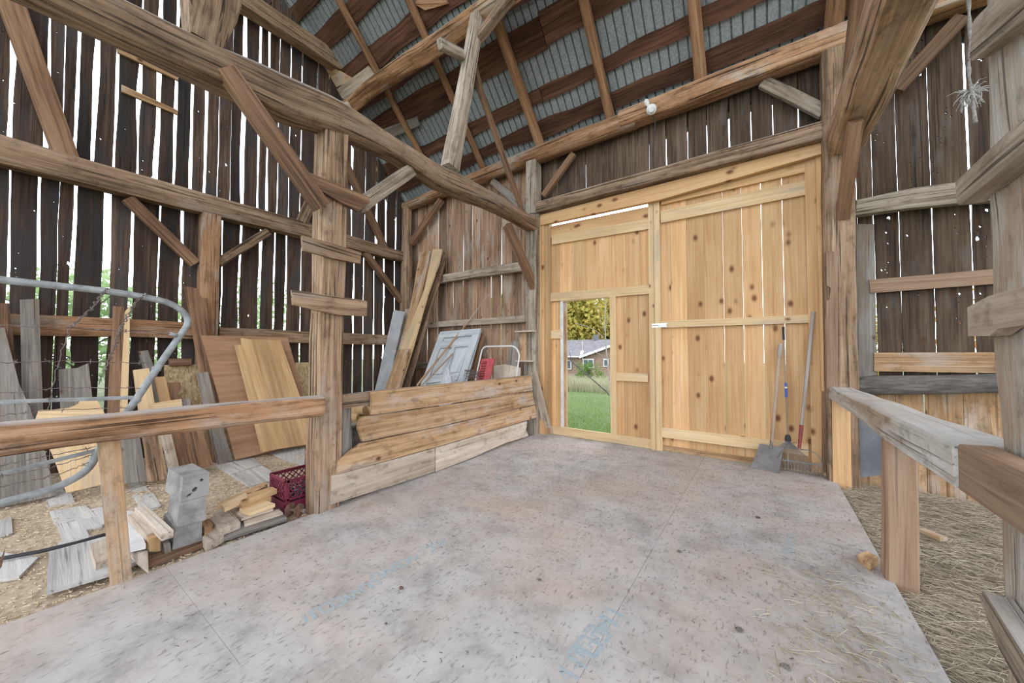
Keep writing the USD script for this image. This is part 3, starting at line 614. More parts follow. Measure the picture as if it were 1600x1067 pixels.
rail(D2, 'top_rail', (-1.129,5.185,3.202)[0], (0.447,5.185,3.222)[0], (-0.986,5.185,3.129)[2], (-0.984,5.185,3.293)[2], 5.185, 'pine_pale', z0b=(0.451,5.185,3.126)[2], z1b=(0.454,5.185,3.294)[2], thick=.036)
rail(D2, 'head_strip', (-1.122,5.185,3.469)[0], (0.448,5.185,3.442)[0], (-0.935,5.185,3.382)[2], (-0.933,5.185,3.492)[2], 5.185, 'pine', z0b=(0.456,5.185,3.388)[2], z1b=(0.536,5.185,3.517)[2], thick=.036)
rail(D2, 'mid_rail', (-1.147,5.185,1.740)[0], (0.418,5.185,1.724)[0], (-1.005,5.185,1.676)[2], (-1.003,5.185,1.768)[2], 5.185, 'pine_pale', z0b=(0.417,5.185,1.673)[2], z1b=(0.419,5.185,1.765)[2], thick=.036)
rail(D2, 'bottom_rail', (-1.165,5.185,0.254)[0], (0.390,5.185,0.310)[0], (-1.023,5.185,0.187)[2], (-1.022,5.185,0.320)[2], 5.185, 'pine_pale', thick=.036)
rail(D2, 'foot_strip', (-1.256,5.190,0.023)[0], (0.531,5.190,0.053)[0], 0.0, .075, 5.215, 'tan_board', thick=.05)
hp = (-1.166,5.140,1.711)
V, F = join([boxm((hp[0], 5.176, hp[2] + .016), (.20, .004, .024)), boxm((hp[0], 5.176, hp[2] - .016), (.20, .004, .024)), boxm((hp[0] + .04, 5.174, hp[2]), (.10, .006, .02))])
put('hasp', V, F, 'bracket', D2, label='bright steel hasp across the meeting stiles')
# frame of the doorway
def trimm(label, pts, m, t, **k):
    return slab(numbered_trim(), label, 'door frame', pts, t, m, None, (0, -1, 0), kind='structure', **k)
TR = [0]
def numbered_trim():
    TR[0] += 1; return 'trim_%d' % TR[0]
jx = [(-3.045,5.120,1.878)[0], (-2.953,5.120,1.873)[0], (-2.863,5.120,1.868)[0]]
trimm('outer strip of the new pine jamb beside the hewn door post', [(jx[0], 5.13, 0), (jx[1], 5.13, 0), (jx[1], 5.13, 3.62), (jx[0], 5.13, 3.62)], 'pine', .10)
trimm('inner strip of the new pine jamb on the wicket side', [(jx[1] + .002, 5.15, 0), (jx[2], 5.15, 0), (jx[2], 5.15, 3.58), (jx[1] + .002, 5.15, 3.58)], 'oak_new', .08)
rx = [(0.512,5.170,1.696)[0], (0.583,5.170,1.692)[0]]
trimm('narrow pine jamb strip at the hinge side of the closed door', [(rx[0], 5.17, 0), (rx[1], 5.17, 0), (rx[1], 5.17, 3.72), (rx[0], 5.17, 3.72)], 'pine', .07)
trimm('short reddish jamb board near the rake and hewn rail end', [(0.516,5.130,0.913),(0.553,5.130,0.915),(0.535,5.130,0.043),(0.498,5.130,0.043)], 'red_jamb', .06)
trimm('pine head strip tucked under the old door lintel', [(-3.015,5.110,3.634),(0.563,5.110,3.646),(0.561,5.110,3.518),(-1.131,5.110,3.426),(-3.016,5.110,3.461)], 'pine', .06)

# ------------------------------------------------------------------ timbers of the left bent
timber('post', 'thick hewn oak post holding up the sagging tie beam', 'post', [(-3.15, 1.635, -.04), (-3.145, 1.64, 1.4), (-3.145, 1.655, 3.33)], [(.21, .205), (.20, .21), (.20, .205)], 'beam', tone=.85, side=(1, 0, 0), rough=.010, chamfer=.06)
timber('tie_beam', 'long wavy hewn tie beam running from overhead to the door post', 'beam', [(-3.12, -1.3, 3.22), (-3.12, .3, 3.30), (-3.12, .8, 3.335), (-3.12, 1.25, 3.365), (-3.12, 1.65, 3.44), (-3.12, 2.3, 3.46), (-3.12, 2.9, 3.41), (-3.12, 4.1, 3.47), (-3.12, 5.02, 3.46)], [(.20, .22), (.225, .23), (.25, .24), (.30, .25), (.28, .26), (.19, .25), (.24, .25), (.20, .24), (.20, .22)], 'beam', side=(0, 0, 1), rough=.015, chamfer=.17)
timber('knee_brace', 'sawn brown brace from tie beam down to the thick post', 'brace', [(-3.020,0.839,3.303), (-3.020,1.515,2.560)], (.135, .08), 'brace', side=(0, 1, 1), rough=.003, wave=.004, chamfer=.04)
timber('knee_brace', 'short brace rising from the thick post towards the door under the tie beam', 'brace', [(-3.120,1.925,2.733), (-3.120,2.517,3.330)], (.13, .09), 'beam_grey', side=(0, -1, 1), rough=.004, wave=.004, chamfer=.05)
timber('knee_brace', 'brown brace from the tie beam end down to the door post', 'brace', [(-3.100,4.279,3.235), (-3.100,5.060,2.410)], (.15, .09), 'brace', side=(0, 1, 1), rough=.003, wave=.003, chamfer=.04)
for px, lab in (([(-3.000,1.258,2.808),(-3.000,1.948,2.797),(-3.000,1.948,2.749),(-3.000,1.833,2.626),(-3.000,1.301,2.724)], 'slanting weathered plank nailed across the thick post under the brace'),
                ([(-3.000,1.357,2.274),(-3.000,1.601,2.274),(-3.000,1.870,2.252),(-3.000,1.859,2.150),(-3.000,1.603,2.147),(-3.000,1.364,2.157)], 'short plank nailed to the thick post, the middle one of three'),
                ([(-3.000,1.289,1.827),(-3.000,1.934,1.818),(-3.000,1.930,1.675),(-3.000,1.667,1.664),(-3.000,1.477,1.685),(-3.000,1.300,1.713)], 'lowest short grey plank nailed across the thick post')):
    slab('nailed_plank', lab, 'plank', px, .035, 'brace' if 'slanting' in lab else 'beam', None, (1, 0, 0), ch=.005)
0 and slab('nailed_plank', 'stub of plank nailed over the slanting plank on the far side of the thick post', 'plank', [(-3.340,1.956,2.938),(-3.340,2.147,2.888),(-3.340,2.148,2.794),(-3.340,1.957,2.835)], .03, 'brace', None, (1, 0, 0))

# canted queen posts, purlin and struts above the left bent
timber('queen_post', 'pale lit slanting post standing on the tie beam', 'post', [(-3.100,3.090,3.582), (-3.100,3.300,4.536), (-3.100,3.595,5.898)], [(.19, .16), (.17, .15), (.15, .14)], 'beam_grey', side=(0, 1, 0), rough=.006, chamfer=.06)
timber('queen_post', 'broad post end rising from the tie beam out of view at the top', 'post', [(-3.12, .74, 3.43), (-3.12, .78, 3.75), (-3.12, .80, 4.6)], [(.17, .20), (.29, .24), (.32, .26)], 'beam', side=(0, 1, 0), rough=.006, chamfer=.05)
timber('purlin', 'rough split purlin log with a splintered end below the rafters', 'beam', [(-6.62, 3.66, 6.01), (-5.2, 3.66, 6.02), (-3.9, 3.66, 6.00), (-1.6, 3.66, 5.98), (.8, 3.66, 6.0), (3.2, 3.66, 6.0)], [(.20, .22), (.25, .26), (.27, .26), (.26, .25), (.25, .25), (.25, .25)], 'beam_warm', side=(0, .7, 1), rough=.028, wave=.02, chamfer=.12, rag=.10)
timber('purlin_brace', 'short grey brace between the purlin log and the pale slanting post', 'brace', [(-3.140,2.947,5.074), (-3.120,3.318,5.180)], (.12, .08), 'beam_grey', side=(0, 0, 1), rough=.003, wave=.002)
timber('purlin_brace', 'brace climbing from the pale slanting post along the purlin', 'brace', [(-3.151,3.550,5.481), (-2.530,3.600,5.853)], (.12, .10), 'beam', side=(0, 1, 0), rough=.004, wave=.004)
timber('strut', 'thin split pole strut from the purlin down to the tie beam end', 'brace', [(-3.100,3.533,5.197), (-3.100,3.680,4.874), (-3.080,4.091,4.305), (-3.060,4.671,3.505)], [(.07, .06), (.075, .06), (.085, .06), (.08, .06)], 'brace', side=(0, 1, 1), rough=.004, wave=.012)
timber('collar_beam', 'dark upper tie of the gable frame running to the roof boards', 'beam', [(-6.42, -1.0, 6.62), (-6.42, .8, 6.68), (-6.42, 3.72, 6.74)], (.28, .22), 'beam', side=(0, 0, 1), rough=.006, chamfer=.05)
slab('split_board', 'pale split board patched against the roof by the purlin end', 'board', [(-6.708,3.560,6.394),(-5.610,3.573,6.381),(-5.544,3.722,6.227),(-6.574,3.719,6.230)], .03, 'pale_split', None, (0, -1, -1), ch=.003)
slab('split_board', 'tan knotty board patched under the roof at the gable rafter', 'board', [(-6.695,3.364,6.640),(-6.435,3.385,6.619),(-6.124,3.606,6.390),(-6.662,3.560,6.438)], .03, 'tan_board', None, (0, -1, -1), ch=.003)
timber('split_board', 'white splinter hanging from the broken purlin end', 'board', [(-6.200,3.342,5.691), (-6.200,3.707,6.094)], (.10, .04), 'pale_split', side=(0, 0, 1), rough=.015, rag=.1)
slab('patch_board', 'grey patch board under the tin by a rafter above the tie beam', 'board', [(-6.257,4.215,5.774),(-5.168,4.290,5.696),(-5.197,4.391,5.591),(-6.161,4.356,5.627)], .03, 'grey_board', None, (0, -1, -1))
slab('patch_board', 'ragged brown board end under the tin at the top of view', 'board', [(-4.139,3.381,6.637),(-3.712,3.515,6.498),(-3.669,3.601,6.410),(-4.079,3.527,6.486),(-4.191,3.449,6.567)], .035, 'beam_warm', None, (0, -1, -1))

# rafters: round poles
for x, lab, r in ((-6.80, 'round pole rafter close against the gable boards', .055), (-5.50, 'round pole rafter beside the gable that meets the corner of the plate', .060), (-4.25, 'round pole rafter crossed by the pale slanting post', .060),
                  (-3.00, 'round pole rafter landing over the hewn door post', .078), (-1.80, 'round pole rafter left of the porcelain lamp', .066), (-.60, 'round pole rafter landing right of the porcelain lamp', .070), (.68, 'round pole rafter beside the upright strut at the inner corner', .082), (1.9, 'round pole rafter beyond the overhead beam', .07)):
    a, b = roof_pt(x, 5.14, .0), roof_pt(x + RNG.uniform(-.05, .05), -.2, .0); a[2] += .035
    off = .095 - r; pts = [roof_pt(x + dx, y, off) for y, dx in ((5.15, 0), (3.9, RNG.uniform(-.025, .025)), (2.6, RNG.uniform(-.03, .03)), (1.2, 0), (-.2, RNG.uniform(-.03, .03)))]
    timber('rafter', lab, 'rafter', pts, (2 * r, 2 * r), 'rafter_pole', side=(1, 0, 0), rnd=True, rough=.005, wave=.010, step=.2)

# ------------------------------------------------------------------ gable frame
timber('girt', 'long hewn girt across the gable boards under the tall slits', 'beam', [(-6.50, -1.4, 3.445), (-6.50, 1.5, 3.445), (-6.50, 3.2, 3.46), (-6.50, 5.05, 3.43)], [(.30, .20), (.28, .20), (.26, .20), (.20, .18)], 'beam', side=(0, 0, 1), rough=.008, chamfer=.08)
timber('post', 'hewn gable post behind the big brown plywood sheet', 'post', [(-6.49, 1.67, -.04), (-6.49, 1.67, 3.31)], (.215, .20), 'beam_warm', side=(0, 1, 0), rough=.008, chamfer=.06)
timber('post', 'gnarled barky corner post where gable and door wall meet', 'post', [(-6.42, 5.06, -.04), (-6.44, 5.08, 1.2), (-6.40, 5.06, 2.5), (-6.44, 5.08, 4.55)], [(.22, .22), (.19, .20), (.23, .22), (.20, .20)], 'beam', side=(1, 0, 0), rough=.02, wave=.03, chamfer=.24)
timber('gable_brace', 'brace from the gable girt down to the near side of the gable post', 'brace', [(-6.500,0.857,3.273), (-6.500,1.522,2.583)], (.13, .10), 'brace', side=(0, 1, 1), rough=.004)
timber('gable_brace', 'brace from the gable girt down to the far side of the gable post', 'brace', [(-6.500,2.404,3.281), (-6.500,1.772,2.634)], (.12, .10), 'beam', side=(0, -1, 1), rough=.004)
timber('gable_brace', 'steep brace standing on the gable girt behind the overhead tie beam', 'brace', [(-6.500,0.366,3.574), (-6.500,-0.038,5.063), (-6.500,-0.161,5.616)], (.19, .12), 'brace', side=(0, 1, 0), rough=.005)
timber('gable_brace', 'thin brace standing on the gable girt past the thick post', 'brace', [(-6.500,4.578,3.533), (-6.500,3.734,4.898), (-6.500,3.197,5.752)], (.13, .10), 'brace', side=(0, 1, 0), rough=.004)
timber('gable_brace', 'brace under the gable girt running down to the corner post', 'brace', [(-6.500,4.107,3.342), (-6.460,4.966,2.464)], (.13, .10), 'brace', side=(0, 1, 1), rough=.004)
timber('gable_brace', 'short bent brace stub rising from the gable girt beside the thick post', 'brace', [(-6.450,2.893,3.563), (-6.450,3.025,3.942)], (.17, .10), 'beam', side=(0, 1, 0), rough=.008)
slab('gable_batten', 'upper thin batten nailed over the bright gable slits', 'batten', [(-6.580,0.732,5.171),(-6.580,1.296,5.174),(-6.580,1.311,5.111),(-6.580,0.739,5.110)], .03, 'tan_board', None, (1, 0, 0))
slab('gable_batten', 'lower thin batten nailed over the bright gable slits', 'batten', [(-6.580,0.780,4.724),(-6.580,1.306,4.691),(-6.580,1.314,4.632),(-6.580,0.782,4.634)], .03, 'tan_board', None, (1, 0, 0))
timber('low_girt', 'low girt along the gable behind the gate and upright grey planks', 'beam', [(-6.52, -1.4, 1.65), (-6.52, 1.55, 1.635)], (.22, .13), 'beam_warm', side=(0, 0, 1), rough=.008)
timber('low_girt', 'low girt along the gable from the post to the corner', 'beam', [(-6.52, 1.80, 1.60), (-6.52, 4.95, 1.61)], (.20, .13), 'beam', side=(0, 0, 1), rough=.008)

# ------------------------------------------------------------------ timbers of the door wall
timber('post', 'hewn post at the wicket side of the doors, under the tie beam end', 'post', [(-3.153,5.100,0.812)[:2] + (-.04,), (-3.134,5.100,4.052)[:2] + (4.62,)], (.20, .20), 'beam_grey', side=(1, 0, 0), rough=.008, chamfer=.06)
timber('plate', 'heavy round edged wall plate from the gable corner to above the wicket', 'beam', [(-6.5, 5.10, 4.60), (-4.6, 5.10, 4.63), (-2.6, 5.10, 4.66), (-1.45, 5.10, 4.66)], [(.17, .20), (.22, .24), (.25, .25), (.24, .25)], 'beam_warm', side=(0, 0, 1), rough=.012, wave=.02, chamfer=.22, rag=.03)
timber('plate', 'wall plate length with the porcelain lamp, carrying the rafters over the closed door', 'beam', [(-1.62, 5.09, 4.68), (.6, 5.09, 4.68), (3.3, 5.09, 4.68)], (.235, .25), 'beam_warm', side=(0, 0, 1), rough=.010, chamfer=.10, rag=.03)
timber('lintel', 'old grey brown lintel beam over the pine doors', 'beam', [(-3.16, 5.10, 3.745), (-1.4, 5.10, 3.745), (.60, 5.10, 3.745)], [(.165, .18), (.18, .18), (.19, .18)], 'beam', side=(0, 0, 1), rough=.007, chamfer=.07)
timber('wall_girt', 'thick whitish grey girt on the door wall right of the leaning lumber', 'beam', [(-6.076,5.150,2.843), (-5.387,5.150,2.832), (-3.375,5.150,2.819)], (.16, .12), 'beam_grey', side=(0, 0, 1), rough=.006, tone=.95)
timber('wall_girt', 'thin brown girt board on the door wall above the blue grey panel', 'beam', [(-6.088,5.170,1.915), (-3.337,5.170,1.919)], (.115, .06), 'light_board', side=(0, 0, 1), rough=.003, tone=.1)
timber('wall_girt', 'low grey girt stub behind the long pole on the door wall', 'beam', [(-6.481,5.170,1.035), (-5.394,5.170,1.098)], (.13, .08), 'beam_grey', side=(0, 0, 1), rough=.005)
timber('wall_brace', 'bluish brace from the wall plate to the door post on the gable side', 'brace', [(-4.047,5.140,4.509), (-3.211,5.140,3.687)], (.12, .07), 'grey_board', side=(0, 0, 1), rough=.003)
timber('wall_brace', 'slim dark brace from the wall plate to the door post over the lintel', 'brace', [(-2.407,5.140,4.495), (-2.970,5.140,3.959)], (.10, .07), 'brace', side=(1, 0, 0), rough=.003)
timber('wall_brace', 'brace under the wall plate at the hinge side post of the doors', 'brace', [(0.050,5.140,4.560), (0.594,5.140,3.973)], (.13, .07), 'beam_grey', side=(0, 0, 1), rough=.003, tone=.2)
timber('wall_brace', 'knee brace in the corner from the plate to the gnarled post', 'brace', [(-5.370,5.120,4.483), (-6.304,5.120,3.743)], (.14, .10), 'brace', side=(1, 0, 0), rough=.006)
timber('post', 'checked hewn post at the hinge side of the closed door', 'post', [(0.651,5.080,1.006)[:2] + (-.05,), (0.695,5.080,3.391)[:2] + (4.58,)], (.25, .18), 'beam', side=(1, 0, 0), rough=.007, chamfer=.06)
slab('facing_board', 'purplish brown facing board with a notch on the hinge side post', 'board', [(0.560,4.970,2.396),(0.651,4.970,2.395),(0.620,4.970,0.934),(0.535,4.970,0.928),(0.550,4.970,1.882),(0.575,4.970,1.893),(0.588,4.970,2.013),(0.558,4.970,2.044)], .03, 'red_jamb', None, (0, -1, 0), tone=.35)
slab('facing_board', 'grey knotted upright board beside the hinge side post', 'board', [(0.834,5.200,2.708),(0.969,5.200,2.679),(0.954,5.200,1.105),(0.804,5.200,1.073)], .03, 'grey_board', None, (0, -1, 0), tone=.35)
timber('wall_girt', 'round grey girt log on the wall beside the whitewashed post', 'beam', [(0.814,5.120,2.845), (1.203,5.120,2.850), (1.609,5.120,2.822), (2.029,5.120,2.756)], [(.16, .15), (.19, .15), (.20, .15), (.2, .15)], 'beam_grey', side=(0, 0, 1), rough=.006, chamfer=.2, tone=.25)
slab('wall_girt', 'flat brown girt board across the holed wall boards', 'board', [(0.916,5.185,2.098),(1.902,5.185,2.102),(1.898,5.185,1.966),(0.922,5.185,1.957)], .03, 'red_jamb', None, (0, -1, 0), tone=.3)
slab('wall_girt', 'split rough board with a black notch above the barky log', 'board', [(0.936,5.180,1.337),(1.845,5.180,1.343),(1.841,5.180,1.167),(1.745,5.180,1.152),(0.932,5.180,1.145)], .045, 'tan_board', None, (0, -1, 0), tone=.2)
slab('tar_patch', 'black torn patch on the split board', 'patch', [(1.720,5.130,1.251),(1.763,5.130,1.286),(1.767,5.130,1.173),(1.728,5.130,1.154),(1.718,5.130,1.182)], .01, 'tar_black', None, (0, -1, 0), ch=.001)
timber('sill_log', 'barky grey log lying along the wall above the new siding', 'log', [(0.772,5.100,1.011), (0.896,5.100,1.011), (1.283,5.100,1.037), (2.163,5.100,1.102)], [(.15, .15), (.18, .18), (.18, .19), (.18, .19)], 'bark', side=(0, 0, 1), rnd=True, rough=.010)
timber('wall_brace', 'brace from plate to hinge side post on the holed wall', 'brace', [(1.587,5.140,4.505), (1.136,5.140,3.992)], (.13, .08), 'brace', side=(1, 0, 0), rough=.004, tone=-.3)
slab('grey_panel', 'smooth grey sheet standing in the hay behind the small brown post', 'panel', [(0.781,5.050,0.656),(0.937,5.050,0.768),(0.959,5.050,0.127),(0.773,5.050,0.065)], .012, 'grey_sheet', None, (0, -1, 0), ch=.002)

# ------------------------------------------------------------------ right bent
timber('tie_beam', 'massive hewn tie beam passing overhead beside the closed door', 'beam', [(.745, 5.0, 3.56), (.745, 3.4, 3.575), (.745, 1.9, 3.58), (.745, -.6, 3.58)], [(.30, .30), (.33, .30), (.33, .31), (.33, .31)], 'beam', side=(0, 0, 1), rough=.013, chamfer=.14, tone=1.1)
timber('knee_brace', 'smooth brown brace from overhead tie beam to the hinge side post', 'brace', [(0.700,4.270,3.383), (0.700,5.391,2.471)], (.13, .10), 'brace', side=(0, 1, 0), rough=.003, wave=.003, chamfer=.03, tone=.8)
timber('strut', 'upright brown strut above the overhead tie beam', 'brace', [(0.780,5.192,4.049), (0.780,4.410,4.725)], (.12, .10), 'brace', side=(0, 1, 0), rough=.003, wave=.003)
timber('post', 'whitewashed hewn post at the edge of view behind the rail', 'post', [(.79, 1.90, -.05), (.79, 1.89, 1.5), (.79, 1.87, 3.44)], [(.25, .25), (.25, .25), (.24, .26)], 'whitewash', side=(1, 0, 0), rough=.022, wave=.022, chamfer=.10, tone=.5)
slab('nailed_plank', 'short pale plank nailed to the whitewashed post', 'plank', [(0.620,2.051,1.507),(0.620,1.958,1.520),(0.620,1.892,1.529),(0.620,1.445,1.534),(0.620,1.451,1.430),(0.620,1.703,1.419),(0.620,1.841,1.417),(0.620,1.903,1.395),(0.620,2.054,1.400)], .045, 'light_board', None, (-1, 0, 0), tone=.15)
timber('knee_brace', 'grey brace reaching from the whitewashed post up out of view', 'brace', [(0.640,2.051,1.939), (0.640,1.719,1.949), (0.640,1.463,1.962)], (.10, .07), 'beam_grey', side=(0, 0, 1), rough=.006, wave=.006, tone=.25)
timber('knee_brace', 'topmost grey brace stub against the whitewashed post', 'brace', [(0.640,1.896,2.419), (0.640,1.689,2.364), (0.640,1.482,2.310)], (.13, .07), 'beam_grey', side=(0, 0, 1), rough=.006, wave=.006, tone=.25)
timber('hewn_rail', 'pale hewn rail running from the closed door past the whitewashed post', 'rail', [(.655, 5.04, .915), (.66, 4.0, .915), (.655, 3.0, .92), (.655, 1.99, .93)], [(.12, .19), (.13, .21), (.15, .20), (.16, .20)], 'whitewash', side=(0, 0, 1), rough=.012, wave=.01, chamfer=.07, tone=.5)
timber('hewn_rail', 'brown faced rail end nearest the camera in front of the whitewashed post', 'rail', [(.61, 1.985, .925), (.60, 1.3, .935), (.60, .7, .94)], [(.165, .09), (.175, .09), (.18, .09)], 'red_jamb', side=(0, 0, 1), rough=.005, chamfer=.05, tone=.3)
timber('rail_post', 'short brown post under the pale rail standing in hay', 'post', [(0.637,3.090,0.000)[:2] + (-.08,), (.655, 3.09, .84)], (.135, .13), 'red_jamb', side=(1, 0, 0), rough=.006, chamfer=.07, tone=.75)
timber('rail_post', 'nail pocked orange pine stub under the far end of the pale rail', 'post', [(0.637,5.000,0.353)[:2] + (-.06,), (0.645,5.000,0.748)[:2] + (.84,)], (.14, .06), 'pine', side=(1, 0, 0), rough=.002, wave=.002, tone=.4)
slab('kick_board', 'slanted bluish board leaning on the whitewashed post low over the hay', 'board', [(0.600,1.982,0.496),(0.600,1.935,0.528),(0.600,1.717,0.469),(0.600,1.434,0.390),(0.600,1.479,0.298),(0.600,1.726,0.350),(0.600,1.860,0.397)], .06, 'beam_grey', None, (-1, 0, 0), tone=.3)

# ------------------------------------------------------------------ log rail, board pen wall
timber('log_rail', 'long cracked half log rail butting against the thick post', 'rail', [(-3.02, -1.3, .92), (-3.02, .0, .93), (-3.02, .75, .915), (-3.02, 1.53, .90)], [(.15, .14), (.155, .14), (.165, .14), (.15, .14)], 'beam_warm', side=(0, 0, 1), rough=.012, chamfer=.16, tone=.62)
timber('rail_post', 'slim tan stake propping the log rail at the floor edge', 'post', [(-3.118,0.436,0.000)[:2] + (-.04,), (-3.060,0.360,0.854)], (.085, .06), 'tan_board', side=(0, 1, 0), rough=.003, wave=.003, chamfer=.06, tone=.3)
pw = thing('pen_wall', 'low wall of wide old boards beside the plywood floor', 'partition', (-3.05, 3.3, 0))
slab('board', None, None, [(-3.020,2.005,0.970),(-3.020,2.998,0.970),(-3.020,4.827,0.970),(-3.020,4.865,0.734),(-3.020,3.000,0.740),(-3.020,2.008,0.754)], .032, 'tan_board', pw, (1, 0, 0), tone=.55)
slab('board', None, None, [(-3.020,1.949,0.745),(-3.020,2.008,0.742),(-3.020,3.000,0.725),(-3.020,4.865,0.719),(-3.020,4.942,0.502),(-3.020,2.813,0.505),(-3.020,1.919,0.522),(-3.020,1.873,0.646),(-3.020,1.885,0.720)], .032, 'tan_board', pw, (1, 0, 0), tone=.4)
slab('board', None, None, [(-3.020,1.901,0.508),(-3.020,2.813,0.494),(-3.020,4.942,0.486),(-3.020,5.001,0.289),(-3.020,3.527,0.286),(-3.020,2.796,0.281),(-3.020,1.676,0.293),(-3.020,1.692,0.392),(-3.020,1.796,0.456)], .032, 'tan_board', pw, (1, 0, 0), tone=.7)
slab('board', None, None, [(-3.020,1.637,0.287),(-3.020,2.796,0.270),(-3.020,2.811,0.143),(-3.020,2.798,0.012),(-3.020,2.244,0.027),(-3.020,1.636,0.052)], .032, 'light_board', pw, (1, 0, 0), tone=.3)
slab('board', 'whitish board with a torn lower edge', None, [(-3.020,2.815,0.269),(-3.020,3.527,0.274),(-3.020,4.713,0.272),(-3.020,4.676,0.140),(-3.020,4.749,0.038),(-3.020,4.139,0.054),(-3.020,3.515,0.020),(-3.020,2.817,0.006)], .032, 'light_board', pw, (1, 0, 0), tone=.7)
slab('backing_board', 'dark backing board behind the broken board ends', None, [(-3.070,1.734,0.963),(-3.070,2.038,0.970),(-3.070,4.907,0.974),(-3.070,4.907,0.912),(-3.070,2.040,0.836),(-3.070,1.736,0.839)], .03, 'beam', pw, (1, 0, 0))
for y in (1.80, 3.25, 4.75):
    V, F, R = timber_mesh([(-3.13, y, -.03), (-3.13, y, .93)], (.10, .08), (0, 1, 0), .004, .003)
    put('stud', V, F, 'grey_board', pw, R, 38)
slab('leaning_board', 'narrow board propped against the end of the low board wall by the door', 'board', [(-3.140,4.980,0.999),(-3.014,4.973,1.035),(-2.830,5.167,0.015),(-2.967,5.177,-0.036)], .022, 'light_board', None, None, tone=.3)

# ------------------------------------------------------------------ tubular gate with barbed wire
GX = -3.30
gt = thing('gate', 'bent galvanized tube gate strung with barbed wire behind the log rail', 'gate', (GX, 0, .5))
gp = [(-3.300,-0.292,1.736),(-3.300,-0.018,1.724),(-3.300,0.367,1.717),(-3.300,0.512,1.704),(-3.300,0.667,1.675),(-3.300,0.760,1.568),(-3.300,0.609,1.269),(-3.300,0.479,0.992),(-3.300,0.346,0.751),(-3.300,0.313,0.637),(-3.300,0.199,0.570),(-3.300,0.012,0.548),(-3.300,-0.198,0.510)]
V, F = tube_mesh(bend(gp, .09, 6), .020, 12); put('tube_frame', V, F, 'galvanized_tube', gt, None, 50)
for q, (a, b) in enumerate([[(-3.300,-0.244,1.091),(-3.300,0.495,1.051)], [(-3.300,-0.233,0.663),(-3.300,0.343,0.751)]]):
    V, F, R = timber_mesh([a, b], (.022, .010), (0, 0, 1), .0005, .001); put('cross_bar', V, F, 'galvanized_tube', gt, R, 38)
def barbed(parent, pts, seed):
    r = np.random.default_rng(seed); P = np.asarray(pts, float); n = 40
    s = np.linspace(0, 1, n); seg = np.linspace(0, 1, len(P)); c = np.stack([np.interp(s, seg, P[:, i]) for i in range(3)], 1) + r.normal(0, .0025, (n, 3))
    parts = [tube_mesh(c, .0022, 5)]
    L = np.linalg.norm(P[-1] - P[0]); k = max(2, int(L / .12))
    for t in np.linspace(.06, .94, k):
        p = np.array([np.interp(t, s, c[:, i]) for i in range(3)]); d = r.normal(0, 1, 3); d = unit(d) * .016
        parts.append(tube_mesh(np.array([p - d, p + d]), .0015, 4)); e = unit(r.normal(0, 1, 3)) * .014; parts.append(tube_mesh(np.array([p - e, p + e]), .0015, 4))
    V, F = join(parts); put('barbed_wire', V, F, 'wire', parent)
for k, pts in enumerate([[(-3.290,-0.222,1.470),(-3.290,-0.012,1.483),(-3.290,0.223,1.483),(-3.290,0.398,1.477),(-3.290,0.670,1.464)], [(-3.290,-0.217,1.274),(-3.290,-0.007,1.284),(-3.290,0.192,1.291),(-3.290,0.580,1.266)], [(-3.290,-0.213,1.134),(-3.290,-0.003,1.126),(-3.290,0.208,1.136),(-3.290,0.524,1.111)], [(-3.290,-0.210,0.999),(-3.290,0.000,1.009),(-3.290,0.154,1.015),(-3.290,0.486,0.988)],
                         [(-3.290,-0.203,0.737),(-3.290,0.007,0.747),(-3.290,0.150,0.760),(-3.290,0.336,0.773)], [(-3.290,-0.201,0.655),(-3.290,0.008,0.687),(-3.290,0.173,0.694),(-3.290,0.332,0.729)], [(-3.290,-0.200,0.610),(-3.290,0.009,0.637),(-3.290,0.174,0.640),(-3.290,0.318,0.686)],
                         [(-3.280,0.357,1.729),(-3.280,0.316,1.631),(-3.280,0.222,1.486),(-3.280,0.201,1.379),(-3.280,0.177,1.233),(-3.280,0.154,1.020)], [(-3.280,0.515,1.707),(-3.280,0.465,1.627),(-3.280,0.413,1.477),(-3.280,0.375,1.303),(-3.280,0.339,1.149)]]): barbed(gt, pts, 100 + k)
def coil(parent, pts, seed):
    r = np.random.default_rng(seed); P = np.asarray(pts, float); n = 90; s = np.linspace(0, 1, n); seg = np.linspace(0, 1, len(P))
    c = np.stack([np.interp(s, seg, P[:, i]) for i in range(3)], 1); a = s * 60
    c = c + np.stack([.006 * np.cos(a), .006 * np.sin(a), .004 * np.cos(a * 1.7)], 1)
    V, F = tube_mesh(c, .0035, 5); put('wrapped_wire', V, F, 'wire', parent)
for k, pts in enumerate([[(-3.285,0.357,1.730),(-3.285,0.335,1.684),(-3.285,0.292,1.590),(-3.285,0.222,1.486)], [(-3.285,0.516,1.707),(-3.285,0.487,1.671),(-3.285,0.450,1.565),(-3.285,0.414,1.478)], [(-3.285,0.414,1.478),(-3.285,0.407,1.402),(-3.285,0.388,1.334),(-3.285,0.359,1.225)]]): coil(gt, pts, 140 + k)
for a, b in ([(-3.300,0.517,1.705),(-3.300,0.524,1.703)], [(-3.300,0.673,1.469),(-3.300,0.666,1.451)], [(-3.300,0.594,1.240),(-3.300,0.587,1.223)], [(-3.300,0.504,1.046),(-3.300,0.495,1.026)]):
    a, b = np.array(a), np.array(b); V, F = tube_mesh(np.array([a, b]), .0245, 12); put('clamp', V, F, 'galvanized_tube', gt, None, 40)

